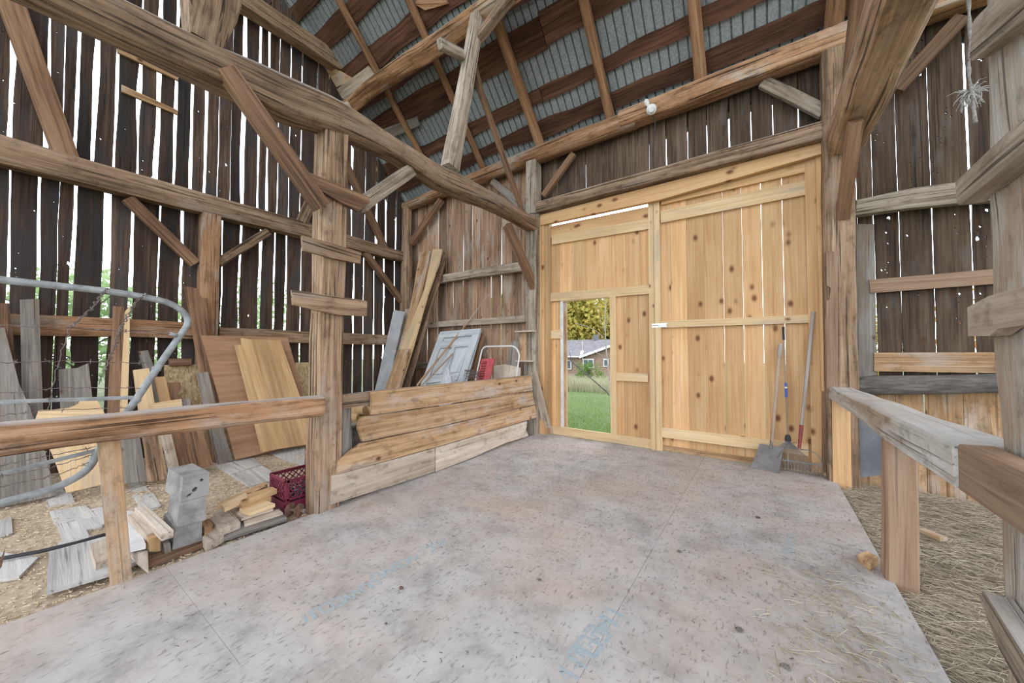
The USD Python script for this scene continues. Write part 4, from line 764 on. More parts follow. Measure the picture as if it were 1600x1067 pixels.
# ------------------------------------------------------------------ boards leaning along the gable
LG = []
def lean(label, pts, t, m, **k): LG.append(slab(k.pop('name', 'leaning_plank'), label, k.pop('cat', 'plank'), pts, t, m, None, (1, 0, .4), **k))
slab('strand_board_sheet', 'strand board sheet standing behind the upright offcuts', 'board', [(-6.361,1.205,1.178),(-6.359,3.048,1.170),(-5.997,2.897,-0.202),(-6.021,1.203,-0.111)], .012, 'strand_board', None, (1, 0, .4))
lean('wide grey plank leaning behind the gate at the edge of view', [(-6.237,-0.230,1.574),(-6.244,0.004,1.588),(-5.965,0.101,1.030),(-5.842,0.171,0.783),(-5.647,0.256,0.394),(-5.450,0.323,-0.001),(-5.445,-0.161,-0.010)], .03, 'grey_board', tone=.5)
lean('upright weathered grey plank with a square top by the low girt', [(-6.360,0.090,1.892),(-6.367,0.211,1.915),(-6.161,0.231,1.277),(-5.875,0.265,0.387),(-5.874,0.137,0.384)], .035, 'grey_board', tone=.55)
lean('dark rough slab end against the low girt at the edge of view', [(-6.347,-0.172,1.834),(-6.350,0.025,1.844),(-6.284,0.055,1.540),(-6.116,0.110,0.766),(-6.097,-0.137,0.680)], .05, 'brace', tone=.15)
lean('wide weathered plank with a wavy top edge behind the gate', [(-6.132,0.348,1.160),(-6.136,0.470,1.169),(-6.160,0.552,1.222),(-5.992,0.573,0.856),(-5.604,0.564,0.008),(-5.601,0.377,0.003)], .03, 'grey_board', tone=.75)
lean('tall thin brown plank beside the pale batten', [(-6.372,0.749,1.896),(-6.369,0.838,1.890),(-6.069,0.799,0.974),(-5.747,0.750,-0.008),(-5.756,0.654,0.018),(-6.072,0.700,0.981)], .03, 'brace', tone=.75)
lean('pale thin batten standing behind the gate wires', [(-6.352,0.842,1.834),(-6.381,0.888,1.920),(-6.157,0.865,1.268),(-5.714,0.803,-0.016),(-5.720,0.747,-0.001),(-6.056,0.792,0.976)], .02, 'pine_pale', tone=.5)
lean('square topped light offcut leaning under the slanted gate tube', [(-5.929,0.867,1.138),(-5.935,0.998,1.155),(-5.776,1.035,0.677),(-5.528,1.106,-0.065),(-5.534,0.973,-0.049),(-5.735,0.906,0.554)], .025, 'pine_pale', tone=.35)
lean('orange tinted narrow offcut leaning by the gate tube', [(-5.961,1.054,1.045),(-5.962,1.144,1.048),(-5.862,1.182,0.757),(-5.572,1.269,-0.082),(-5.579,1.137,-0.062),(-5.829,1.094,0.664)], .025, 'oak_new', tone=.8)
lean('grey broken slat slanting behind the orange offcut', [(-6.216,0.947,1.352),(-6.221,1.030,1.368),(-6.092,1.125,0.950),(-5.855,1.239,0.179),(-5.850,1.142,0.163)], .02, 'grey_board', tone=.5)
lean('dark short block lodged on the strand board top', [(-6.303,1.241,1.261),(-6.302,1.469,1.258),(-6.278,1.459,1.173),(-6.278,1.250,1.170)], .05, 'brace', tone=.15)
lean('notched grey brown board piece by the strand board', [(-6.086,1.193,0.961),(-6.086,1.312,0.961),(-6.058,1.320,0.881),(-6.037,1.275,0.821),(-6.016,1.332,0.761),(-5.966,1.355,0.618),(-5.709,1.359,-0.118),(-5.724,1.189,-0.074)], .02, 'brace', tone=.9)
lean('light short board lying behind the log rail', [(-5.670,0.993,0.764),(-5.674,1.160,0.782),(-5.675,1.239,0.788),(-5.639,1.246,0.624),(-5.638,1.001,0.622)], .025, 'pine_pale', tone=.6)
lean('grey board end behind the log rail beside the light short board', [(-5.693,1.243,0.779),(-5.695,1.314,0.786),(-5.647,1.331,0.573),(-5.650,1.250,0.585)], .02, 'grey_board', tone=.8)
lean('tall grey brown plank with a slanted top beside the gable post', [(-6.450,1.403,2.243),(-6.442,1.634,2.223),(-6.209,1.614,1.607),(-5.949,1.641,0.920),(-5.598,1.680,-0.006),(-5.595,1.518,-0.014),(-5.999,1.479,1.053),(-6.325,1.434,1.914)], .03, 'brace', tone=.98)
lean('narrow grey knotty plank leaning beside the plywood sheet', [(-5.946,1.440,1.082),(-5.947,1.550,1.085),(-5.692,1.611,0.528),(-5.447,1.688,-0.007),(-5.440,1.539,-0.023),(-5.700,1.478,0.546)], .03, 'grey_board', tone=.7)
slab('plywood_sheet', 'large smooth brown plywood sheet leaning on the gable', 'board', [(-6.158,1.521,1.567),(-6.164,2.586,1.578),(-5.813,2.640,0.854),(-5.419,2.617,0.039),(-5.406,1.994,0.013),(-5.403,1.700,0.006),(-5.790,1.613,0.806)], .014, 'plywood_brown', None, (1, 0, .4), tone=.6)
hd = thing('glued_panel', 'honey coloured panel of joined boards leaning on the brown plywood', 'board', (-5.3, 2.2, 0))
hq = [[(-5.987,1.846,1.442),(-5.992,1.922,1.452),(-5.632,2.010,0.718),(-5.307,2.120,0.055),(-5.305,1.949,0.052),(-5.638,1.901,0.729)], [(-6.037,1.931,1.543),(-6.029,2.040,1.528),(-5.626,2.146,0.705),(-5.305,2.259,0.050),(-5.307,2.120,0.055),(-5.632,2.010,0.718),(-5.983,1.927,1.434)], [(-6.029,2.040,1.528),(-6.029,2.318,1.527),(-5.614,2.387,0.681),(-5.300,2.473,0.041),(-5.305,2.259,0.050),(-5.626,2.146,0.705)], [(-6.029,2.318,1.527),(-6.030,2.432,1.530),(-5.706,2.519,0.869),(-5.436,2.602,0.318),(-5.300,2.560,0.041),(-5.300,2.473,0.041),(-5.614,2.387,0.681)]]
for k, q in enumerate(hq): slab('board', None, None, q, .02, 'oak_new', hd, (1, 0, .4), tone=(.75, .95, .45, .85)[k], ch=.002)
lean('tan plywood offcut with a curved cut behind the gate rail', [(-5.218,0.169,0.707),(-5.238,0.194,0.830),(-5.238,0.263,0.826),(-5.238,0.364,0.831),(-5.243,0.417,0.859),(-5.252,0.435,0.910),(-5.250,0.526,0.901),(-5.221,0.592,0.723),(-5.206,0.593,0.639)], .018, 'pine_pale', tone=.6)
lean('light knotty sheet standing low beneath the log rail', [(-5.460,0.205,0.697),(-5.448,0.572,0.671),(-5.355,0.580,0.461),(-5.185,0.579,0.079),(-5.181,0.364,0.070),(-5.319,0.292,0.379)], .018, 'pine_pale', tone=.55)
lean('square grey brown board under the rail beside the slim stake', [(-5.396,0.657,0.632),(-5.398,0.829,0.638),(-5.310,0.848,0.413),(-5.162,0.875,0.031),(-5.170,0.685,0.051),(-5.300,0.677,0.386)], .03, 'grey_board', tone=.45)
lean('rough narrow slab with bark edge under the log rail', [(-5.283,0.841,0.549),(-5.281,0.960,0.543),(-5.222,0.973,0.367),(-5.107,1.008,0.020),(-5.111,0.876,0.032),(-5.219,0.863,0.358)], .035, 'beam', tone=.7)
lean('olive batten with a white edge under the log rail', [(-5.251,0.950,0.548),(-5.255,1.050,0.558),(-5.083,1.111,0.089),(-5.081,1.031,0.085),(-5.173,0.999,0.335)], .03, 'light_board', tone=.2)
lean('dark stained plywood offcut under the log rail', [(-5.353,1.079,0.569),(-5.352,1.330,0.566),(-5.131,1.404,0.070),(-5.116,1.134,0.036)], .016, 'brace', tone=.8)

# ------------------------------------------------------------------ floor of the bay: loose planks
BF = thing('floor_planks', 'loose grey planks showing through the chaff of the bay', 'plank', (-4.4, 1.2, -.03), kind='structure')
for q in ([(-5.446,0.265,-0.022),(-5.601,0.417,-0.022),(-5.183,0.414,-0.022),(-5.202,0.268,-0.022)], [(-5.031,0.264,-0.022),(-4.974,0.460,-0.022),(-4.571,0.484,-0.022),(-4.620,0.273,-0.022)], [(-4.607,0.375,-0.022),(-4.575,0.481,-0.022),(-4.266,0.484,-0.022),(-4.295,0.389,-0.022)], [(-5.524,0.791,-0.022),(-5.439,0.897,-0.022),(-5.019,0.866,-0.022),(-5.083,0.761,-0.022)], [(-4.969,0.745,-0.022),(-4.842,0.872,-0.022),(-4.404,0.845,-0.022),(-4.389,0.730,-0.022)], [(-5.110,0.021,-0.022),(-5.111,0.076,-0.022),(-4.669,0.078,-0.022),(-4.618,0.023,-0.022)],
          [(-5.566,2.129,-0.022),(-5.480,2.557,-0.022),(-4.553,2.128,-0.022),(-4.953,2.098,-0.022)], [(-5.437,1.507,-0.022),(-5.465,1.907,-0.022),(-5.004,1.841,-0.022),(-4.899,1.497,-0.022)], [(-4.873,1.490,-0.022),(-4.970,1.835,-0.022),(-4.318,1.781,-0.022),(-4.297,1.477,-0.022)], [(-4.157,0.260,-0.022),(-4.136,0.407,-0.022),(-3.959,0.421,-0.022),(-4.001,0.268,-0.022)], [(-5.674,2.740,-0.022),(-5.577,3.108,-0.022),(-4.983,2.779,-0.022),(-5.093,2.462,-0.022)], [(-4.825,0.469,-0.022),(-4.795,0.570,-0.022),(-4.327,0.531,-0.022),(-4.305,0.481,-0.022)], [(-4.294,0.023,-0.022),(-3.977,0.171,-0.022),(-3.734,0.092,-0.022),(-3.776,0.025,-0.022)],
          [(-4.612,0.279,-0.022),(-4.564,0.405,-0.022),(-4.107,0.404,-0.022),(-4.148,0.288,-0.022)], [(-5.779,0.233,-0.022),(-5.785,0.389,-0.022),(-5.505,0.387,-0.022),(-5.499,0.245,-0.022)]):
    slab('plank', None, None, q, .02, 'dust_sheen_plank', BF, (0, 0, 1), tone=float(RNG.uniform(.7, 1.25)))
slab('plywood_offcut', 'dusty grey plywood offcut lying on the chaff by the slim stake', 'board', [(-3.901,0.206,0.020),(-3.888,0.523,0.020),(-3.280,0.552,0.020),(-3.219,0.423,0.020),(-3.263,0.173,0.020)], .022, 'dust_sheen_plank', None, (0, 0, 1), tone=.75)  # grey colour carries the light reflected off this board
slab('thick_offcut', 'thick pale board offcut lying on the plywood by the slim stake', 'board', [(-3.692,0.364,0.065),(-3.721,0.465,0.065),(-3.352,0.438,0.065),(-3.326,0.356,0.065)], .045, 'light_board', None, (0, 0, 1), tone=.4)
slab('white_board', 'white painted board behind the slim stake', 'board', [(-4.119,0.571,0.100),(-4.074,0.617,0.100),(-3.292,0.564,0.100),(-3.321,0.488,0.100)], .03, 'white_paint', None, (0, 0, 1))
slab('splinter', 'sharp triangular splinter of board at the plywood edge', 'board', [(-3.378,0.497,0.050),(-3.305,0.576,0.050),(-2.985,0.526,0.050),(-3.170,0.506,0.050)], .012, 'light_board', None, (0, 0, 1), tone=.5)
for nm, a, b, t in (('pale square stick leaning on the pile, nearer the slim stake', (-3.804,0.583,0.140), (-3.366,0.606,0.110), .4), ('pale square stick leaning on the pile against the concrete blocks', (-3.820,0.618,0.170), (-3.213,0.651,0.140), .7)):
    V, F, R = timber_mesh([a, b], (.05, .06), (0, 0, 1), .0015, .002, chamfer=.05); put('square_stick', V, F, 'light_board', None, R, 38, t, nm, 'stick')
slab('wood_block', 'orange end grain block under the leaning sticks', 'block', [(-3.300,0.577,0.125),(-3.300,0.631,0.119),(-3.300,0.636,0.020),(-3.300,0.581,0.041)], .10, 'oak_new', None, (1, 0, 0), tone=.4)
slab('wood_block', 'small grey wood block at the foot of the concrete blocks', 'block', [(-3.260,0.646,0.074),(-3.260,0.674,0.071),(-3.260,0.682,-0.000),(-3.260,0.651,0.006)], .08, 'grey_board', None, (1, 0, 0), tone=.9)
slab('dark_plank', 'dark plank edge under the blocks along the floor edge', 'plank', [(-3.352,0.523,0.010),(-3.319,0.675,0.010),(-3.353,0.924,0.010),(-3.234,0.940,0.010),(-3.189,0.637,0.010),(-3.192,0.550,0.010)], .03, 'brace', None, (0, 0, 1), tone=.2)

# concrete blocks
def cblock(label, x, y, z, rot, notch):
    t = thing('concrete_block', label, 'concrete block', (x, y, z), 'stacked concrete blocks by the plywood floor')
    L, W_, Hh = .36, .155, .163
    pts = [(-W_ / 2, 0), (W_ / 2, 0), (W_ / 2 - .002, Hh), (-W_ / 2 + .014, Hh)] if notch else [(-W_ / 2, 0), (W_ / 2, 0), (W_ / 2, Hh), (-W_ / 2, Hh)]
    pl = Polygon(pts)
    if notch == 2:
        pl = pl.difference(Polygon([(-.012, .048), (.008, .052), (.014, .072), (.0, .080), (-.018, .066)])).difference(Polygon([(-.05, .022), (-.022, .030), (-.016, .046), (-.036, .042)])).difference(Point(.035, .118).buffer(.010, 3))
    V, F = prism(pl, .05 if notch == 2 else L, .006)
    parts = [(V, F)]
    if notch == 2:
        V2, F2 = prism(Polygon(pts), L - .05, .006); V2[:, 2] -= (L - .05); V2[:, 2] += 0.0; parts.append((V2, F2)); shift = 0
    V, F = join(parts)
    zz = V[:, 2] - V[:, 2].max()
    P = np.stack([zz, V[:, 0], V[:, 1]], 1)
    P += .002 * (meshkit.noise(P * 24 + 5)[:, None] - .5)
    c, s = math.cos(rot), math.sin(rot); P = np.stack([P[:, 0] * c - P[:, 1] * s + x, P[:, 0] * s + P[:, 1] * c + y, P[:, 2] + z], 1)
    if trimesh.Trimesh(P, F, process=False).volume < 0: F = F[:, ::-1]
    put('block_body', P, F, 'concrete', t, P * 1.0)
    return t
b0 = (-3.284,0.693,0.000); b1 = (-3.268,0.834,0.000)
bx, by = -3.275, .765
cblock('bottom concrete block of the stack, dark faced', bx, by, -.012, -.04, 1)
cblock('middle concrete block of the stack', bx + .008, by + .018, .153, -.07, 1)
cblock('top concrete block of the stack with broken holes', bx + .002, by + .034, .318, .02, 2)

# milk crate
def crate(x0, y0, z0, w, d, h):
    t = thing('milk_crate', 'dark maroon plastic milk crate by the thick post', 'crate', (x0 + w / 2, y0 + d / 2, z0))
    th = .012; P = []
    for sx, sy, nx in ((0, 0, 1), (0, 1, 1), (0, 0, 0), (1, 0, 0)):
        if nx: c0, u, L, nrm = np.array([x0, y0 + sy * d, z0]), np.array([1, 0, 0.]), w, np.array([0, 1., 0])
        else: c0, u, L, nrm = np.array([x0 + sx * w, y0, z0]), np.array([0, 1., 0]), d, np.array([1., 0, 0])
        def bar(a, b, wd):
            A = c0 + u * a[0] + np.array([0, 0, a[1]]); B = c0 + u * b[0] + np.array([0, 0, b[1]])
            V, F, R = timber_mesh([A, B], (wd, th), np.cross(unit(B - A), nrm), 0, 0, chamfer=.15, step=9); return V, F
        parts = [bar((0, h - .014), (L, h - .014), .028), bar((0, .045), (L, .045), .09), bar((0, .118), (L, .118), .018), bar((.012, 0), (.012, h), .026), bar((L - .012, 0), (L - .012, h), .026)]
        n = 6; top, bot = h - .03, .125
        for k in range(-2, n + 1):
            for sgn in (1, -1):
                a0, a1 = k / n * L, (k + 2.4) / n * L
                if sgn < 0: a0, a1 = L - a0, L - a1
                za, zb = bot, top
                def clip(a, za, b, zb):
                    lo, hi = 0.02, L - .02
                    if (a < lo and b < lo) or (a > hi and b > hi): return None
                    def at(v): return za + (zb - za) * (v - a) / (b - a)
                    if a < lo: za_, a_ = at(lo), lo
                    elif a > hi: za_, a_ = at(hi), hi
                    else: za_, a_ = za, a
                    if b < lo: zb_, b_ = at(lo), lo
                    elif b > hi: zb_, b_ = at(hi), hi
                    else: zb_, b_ = zb, b
                    return (a_, za_), (b_, zb_)
                q = clip(a0, za, a1, zb)
                if q is None or abs(q[0][0] - q[1][0]) < .01: continue
                mid = (q[0][0] + q[1][0]) / 2
                parts.append(bar(q[0], q[1], .008))
        V, F = join(parts); put('lattice_side', V, F, 'crate_plastic', t)
    V, F = boxm((x0 + w / 2, y0 + d / 2, z0 + .008), (w - .01, d - .01, .012)); put('bottom', V, F, 'crate_plastic', t)
crate(-3.62, 1.40, -.02, .32, .32, .285)
mr = thing('metal_rods', 'grey metal rods and chain jumbled inside the maroon crate', 'scrap metal', (-3.46, 1.56, 0))
for k in range(16):
    r = np.random.default_rng(300 + k); a = np.array([-3.46 + r.uniform(-.12, .12), 1.56 + r.uniform(-.12, .12), .02 + r.uniform(0, .12)]); dv = unit([r.normal(), r.normal(), r.normal() * .5]) * r.uniform(.05, .10)
    a = np.clip(a, [-3.58, 1.44, .01], [-3.34, 1.68, .2]); p, q = np.clip(a - dv, [-3.60, 1.42, .0], [-3.32, 1.70, .24]), np.clip(a + dv, [-3.60, 1.42, .0], [-3.32, 1.70, .24])
    V, F = tube_mesh(np.array([p, q]), .009, 8); put('rod', V, F, 'steel_dull', mr)

# rusty axle
ax = thing('axle_wheels', 'rusty pair of small flanged wheels on an axle at the post foot', 'wheel', (-3.10, 1.40, 0))
axd = unit(np.array([.16, .075, 0])); c0 = np.array([-3.20, 1.385, .052])
for k in range(2):
    V, F = lathe([(0, -.018), (.020, -.018), (.024, -.006), (.048, -.004), (.054, .0), (.054, .006), (.020, .012), (0, .012)], 20, c0 + axd * (.0 if k == 0 else .085), axd); put('wheel', V, F, 'rust', ax, None, 40)
V, F = tube_mesh(np.array([c0 - axd * .04, c0 + axd * .15]), .012, 10); put('axle', V, F, 'rust', ax)
V, F = lathe([(0, 0), (.017, 0), (.017, .014), (0, .014)], 6, c0 + axd * .13, axd); put('nut', V, F, 'steel_dull', ax)

# stacked offcuts
OC = 'short boards stacked beside the milk crate'
def offcut(label, pts, t, m, tone=.5, name='offcut'): slab(name, label, 'board', pts, t, m, None, (0, 0, 1), tone=tone, group=OC)
offcut('long bottom plank of the board stack along the floor edge', [(-3.415,0.903,0.020),(-3.177,0.913,0.020),(-3.149,1.342,0.020),(-3.382,1.379,0.020)], .03, 'grey_board', .95)
offcut('wide dusty board at the near end of the stack', [(-3.460,0.936,0.075),(-3.667,1.082,0.075),(-3.221,1.054,0.075),(-3.202,0.926,0.075)], .05, 'light_board', .35)
offcut('pale thin board low in the middle of the stack', [(-3.312,1.101,0.045),(-3.318,1.339,0.045),(-3.213,1.339,0.045),(-3.224,1.081,0.045)], .022, 'light_board', .7)
offcut('short whitish board under the top pale board', [(-3.446,1.093,0.075),(-3.509,1.302,0.075),(-3.293,1.300,0.075),(-3.291,1.081,0.075)], .025, 'light_board', .9)
offcut('top pale board in the middle of the stack', [(-3.408,1.105,0.105),(-3.447,1.288,0.105),(-3.283,1.310,0.105),(-3.262,1.125,0.105)], .028, 'pine_pale', .55)
offcut('orange end board nearest the maroon crate', [(-3.525,1.194,0.165),(-3.546,1.387,0.165),(-3.444,1.387,0.165),(-3.401,1.171,0.165)], .04, 'oak_new', .75)
offcut('orange second board just under the one nearest the crate', [(-3.480,1.128,0.125),(-3.526,1.336,0.125),(-3.413,1.331,0.125),(-3.356,1.113,0.125)], .038, 'oak_new', .55)
offcut('pale stick lying askew across the stack', [(-3.528,1.021,0.140),(-3.662,1.227,0.140),(-3.519,1.211,0.140),(-3.418,1.013,0.140)], .03, 'pine_pale', .75)
offcut('long tan plank behind the stack', [(-3.801,1.077,0.060),(-4.068,1.533,0.060),(-3.936,1.500,0.060),(-3.652,1.061,0.060)], .04, 'tan_board', .7)
offcut('small tan block against the concrete blocks', [(-3.414,0.868,0.085),(-3.454,0.927,0.085),(-3.312,0.915,0.085),(-3.250,0.855,0.085)], .06, 'tan_board', .6, 'wood_block')
offcut('pinkish block in front of the wide dusty board', [(-3.245,0.837,0.045),(-3.348,0.933,0.045),(-3.175,0.941,0.045),(-3.102,0.825,0.045)], .06, 'light_board', .2, 'wood_block')

V, F = tube_mesh(np.array([(-4.096,-0.113,0.000),(-4.077,0.035,-0.000),(-4.013,0.172,0.000),(-3.980,0.334,0.000),(-3.992,0.489,0.000)]), .013, 8); put('rod', V, F, 'black_rubber', None, None, 40, None, 'long black rod lying on the chaff towards the slim stake', 'rod')
slab('rusty_bracket', 'rusty bent iron bracket at the edge of view on the chaff', 'scrap metal', [(-3.350,-0.018,0.191),(-3.350,0.016,0.218),(-3.350,0.034,0.284),(-3.350,0.031,0.245),(-3.350,0.026,0.196),(-3.350,-0.005,0.146)], .012, 'rust', None, (1, 0, 0), ch=.001)

# ------------------------------------------------------------------ lumber and salvage behind the board pen wall
def prop(label, pts, t, m, name='leaning_board', cat='board', **k): return slab(name, label, cat, pts, t, m, None, (.5, -1, .3), **k)
LP = 'boards leaning in the corner of the barn'
prop('white metal faced board in front of the leaning lumber', [(-6.467,4.792,2.251),(-6.080,4.772,2.183),(-6.069,4.552,1.411),(-5.924,4.171,0.074),(-6.413,4.140,-0.036),(-6.402,4.350,0.701)], .02, 'sheet_steel', group=LP, name='metal_sheet')
prop('pinkish grey board with a square top beside the white metal one', [(-6.259,4.929,2.264),(-5.830,4.930,2.268),(-5.722,4.654,1.410),(-5.705,4.210,0.032),(-6.290,4.171,-0.090),(-6.201,4.591,1.216)], .025, 'light_board', group=LP, tone=.5)
prop('tallest light tan board leaning in the corner', [(-5.993,5.091,3.487),(-5.670,5.088,3.475),(-5.646,5.001,3.064),(-5.751,4.830,2.258),(-5.990,4.501,0.711),(-6.165,4.341,-0.041),(-6.641,4.330,-0.092),(-6.059,4.609,1.217),(-5.982,4.839,2.302)], .025, 'tan_board', group=LP, tone=.9)
prop('narrow pine topped board leaning in the corner', [(-5.539,5.040,3.462),(-5.268,5.030,3.420),(-5.270,4.965,3.135),(-5.434,4.818,2.489),(-5.582,4.571,1.408),(-5.821,4.266,0.070),(-6.110,4.246,-0.019),(-5.993,4.528,1.219),(-5.568,4.836,2.568)], .03, 'pine_pale', group=LP, tone=.4)
prop('dark weathered board at the back of the leaning lumber', [(-5.345,5.106,3.280),(-5.224,5.113,3.315),(-5.273,5.022,2.862),(-5.461,4.847,1.983),(-5.777,4.495,0.226),(-6.191,4.475,0.127)], .03, 'beam', group=LP, tone=.4)
prop('short front board leaning on the lumber near the pen wall', [(-5.843,4.457,1.396),(-5.521,4.460,1.407),(-5.559,4.235,0.634),(-5.564,3.975,-0.256),(-6.117,3.954,-0.331),(-5.974,4.228,0.609)], .025, 'tan_board', group=LP, tone=.6)
prop('slim blue grey batten against the corner post', [(-6.441,5.187,2.948),(-6.338,5.191,2.965),(-6.236,5.028,2.314),(-6.222,4.888,1.754),(-6.413,4.873,1.690)], .02, 'grey_board', group=LP, tone=.9)
# panelled door
pdn = thing('panel_door', 'old blue grey panelled door leaning against the back wall', 'door', (-4.2, 4.75, 0))
def pane(pts, t, off, nm, m='panel_blue', **k):
    q = np.array(pts) + np.array([0, -off, off * .3]); slab(nm, None, None, q, t, m, pdn, (.2, -1, .3), **k)
pane([(-5.281,5.092,1.746),(-4.279,5.098,1.762),(-4.343,4.656,0.560),(-5.493,4.601,0.410)], .02, 0, 'panel')
pane([(-5.318,5.093,1.747),(-4.267,5.102,1.773),(-4.276,5.058,1.653),(-5.340,5.045,1.617)], .02, .035, 'top_rail')
pane([(-4.434,5.059,1.657),(-4.276,5.058,1.653),(-4.357,4.736,0.777),(-4.365,4.647,0.537),(-4.531,4.643,0.525),(-4.473,4.910,1.252)], .02, .036, 'stile')
pane([(-5.340,5.045,1.617),(-5.178,5.046,1.620),(-5.304,4.719,0.730),(-5.298,4.606,0.424),(-5.483,4.592,0.387)], .02, .036, 'stile')
pane([(-4.873,4.986,1.457),(-4.805,4.986,1.456),(-4.839,4.770,0.869),(-4.919,4.766,0.860)], .02, .035, 'muntin')
pane([(-5.241,5.020,1.550),(-4.426,5.033,1.584),(-4.430,4.984,1.453),(-5.240,4.968,1.410)], .02, .0345, 'upper_rail')
pane([(-5.293,4.772,0.875),(-4.515,4.804,0.962),(-4.533,4.757,0.836),(-5.291,4.723,0.743)], .02, .0345, 'mid_rail')
pane([(-5.153,4.954,1.371),(-4.897,4.959,1.383),(-4.932,4.794,0.936),(-5.199,4.784,0.909)], .016, .018, 'raised_panel', ch=.008)
pane([(-4.733,4.963,1.395),(-4.477,4.967,1.405),(-4.538,4.812,0.984),(-4.820,4.800,0.952)], .016, .018, 'raised_panel', ch=.008)
prop('brown board edge standing behind the panelled door', [(-4.321,5.148,1.706),(-4.227,5.128,1.631),(-4.314,4.961,0.996),(-4.389,4.614,-0.329),(-4.538,4.608,-0.351),(-4.399,5.022,1.227)], .03, 'brace', tone=.7)
prop('small square tan board nailed near the panelled door', [(-5.437,5.100,1.719),(-5.172,5.100,1.717),(-5.233,5.100,1.571),(-5.530,5.100,1.583)], .02, 'tan_board', name='small_board', tone=.5)
V, F, R = timber_mesh([(-4.116,5.120,2.417), (-4.776,5.077,1.754), (-5.316,4.479,0.723)], [(.018, .018), (.032, .03), (.045, .045)], (0, 0, 1), .002, .01, rnd=True)
put('pole', V, F, 'tan_board', None, R, 40, .6, 'long tapered wooden pole leaning across the panelled door', 'pole')
V, F, R = timber_mesh([(-4.766,4.861,1.322), (-5.191,4.419,0.687)], (.03, .03), (0, 0, 1), .002, .006, rnd=True)
put('pole', V, F, 'handle_tan', None, R, 40, .5, 'short wooden pole under the long tapered pole', 'pole')
# tubular white frame
V, F = tube_mesh(bend([(-4.011,4.550,0.540),(-3.928,4.550,0.940),(-3.791,4.550,1.435),(-3.149,4.550,1.439),(-3.054,4.550,1.325),(-3.137,4.550,0.852),(-3.185,4.550,0.603)], .10, 7), .014, 10)
put('tube_handle', V, F, 'white_paint', None, None, 50, None, 'bent white tube handle standing behind the low board wall', 'handle')
# red louvred shutter
sh = thing('shutter', 'small red louvred shutter behind the low board wall', 'shutter', (-3.6, 4.5, .9))
qs = [(-3.842,4.595,1.228),(-3.573,4.597,1.236),(-3.645,4.538,0.827),(-3.910,4.530,0.772)]
slab('frame', None, None, qs, .012, 'red_dull', sh, (.2, -1, .2))
qa, qb, qc, qd = [np.array(p) + np.array([0, -.012, .004]) for p in qs]
bil = lambda u, v: (qa * (1 - u) + qb * u) * (1 - v) + (qd * (1 - u) + qc * u) * v
for u0, u1, v0, v1, nm in ((0, 1, 0, .10, 'top_rail'), (0, .08, .1, 1, 'stile'), (.50, 1, .1, 1, 'stile')):
    slab(nm, None, None, [bil(u0, v0), bil(u1, v0), bil(u1, v1), bil(u0, v1)], .012, 'red_paint', sh, (.2, -1, .2), ch=.002)
for k in range(9):
    v = .14 + k * .095; a, b = bil(.09, v), bil(.49, v); V, F, R = timber_mesh([a, b], (.005, .016), (0, -1, 1.2), 0, 0, step=9); put('louvre', V, F, 'red_paint', sh, R)
# odds: shelf box, planks, wire bundle, bag
sb = thing('shelf_box', 'small two shelf wooden box fixed to the hewn door post', 'shelf', (-3.4, 4.95, 1.4))
slab('back_board', None, None, [(-3.355,4.980,1.668),(-3.214,4.980,1.674),(-3.215,4.980,1.176),(-3.342,4.980,1.174)], .02, 'tan_board', sb, (0, -1, 0), tone=.5)
for q in ([(-3.368,4.980,1.701),(-3.041,4.980,1.700),(-3.041,4.980,1.668),(-3.368,4.980,1.668)], [(-3.355,4.980,1.206),(-3.078,4.980,1.230),(-3.078,4.980,1.189),(-3.355,4.980,1.163)]):
    c = np.mean(q, 0); wv = abs(q[1][0] - q[0][0]); V, F = boxm((c[0], c[1] - .04, c[2]), (wv, .16, .022), None, .003); put('shelf', V, F, 'light_board', sb)
slab('side_board', None, None, [(-3.252,4.960,1.176),(-3.190,4.960,1.177),(-3.190,4.960,0.820),(-3.253,4.960,0.817)], .02, 'grey_board', sb, (0, -1, 0))
prop('grey round cornered plank behind the white tube handle', [(-3.517,4.967,1.498),(-3.443,4.975,1.540),(-3.349,4.971,1.517),(-3.342,4.865,0.924),(-3.373,4.800,0.562),(-3.553,4.798,0.548),(-3.550,4.902,1.129)], .022, 'grey_board', tone=.9)
prop('whitish flat boards stacked low behind the red shutter', [(-3.778,4.843,1.115),(-3.536,4.845,1.142),(-3.249,4.841,1.095),(-3.185,4.744,-0.074),(-3.775,4.737,-0.156)], .03, 'light_board', tone=.8)
def tangle(name, label, c, rad, n, rr, m, seed):
    r = np.random.default_rng(seed); parts = []
    for k in range(n):
        a = np.linspace(0, r.uniform(4, 9), 26); ph = r.uniform(0, 6.28); e = r.uniform(.5, 1.0, 2) * rad; tl = r.normal(0, .25, 2)
        P = np.stack([np.cos(a + ph) * e[0], np.sin(a + ph) * e[1], .3 * rad * np.sin(a * .7 + ph) + tl[0] * np.cos(a) * rad * .5], 1) + np.array(c) + r.normal(0, rad * .1, 3)
        parts.append(tube_mesh(P, rr, 5))
    V, F = join(parts); put(name, V, F, m, None, None, False, None, label, 'wire')
tangle('wire_coil', 'tangle of rusty wire lying on the low board wall edge', (-3.881,4.400,1.002), .16, 7, .003, 'wire', 5)
bagc = np.array((-4.332,4.300,0.938)); ic = trimesh.creation.icosphere(4, 1.0); P = np.array(ic.vertices); P = P * (1 + .7 * (meshkit.fbm(P * 2.3 + 4, 3)[:, None] - .5)) * np.array([.19, .11, .52]) + bagc - (0, 0, .44)
put('plastic_bag', P, np.array(ic.faces), 'plastic_bag', None, P * 3, True, None, 'crumpled pale plastic bag at the foot of the panelled door', 'bag')
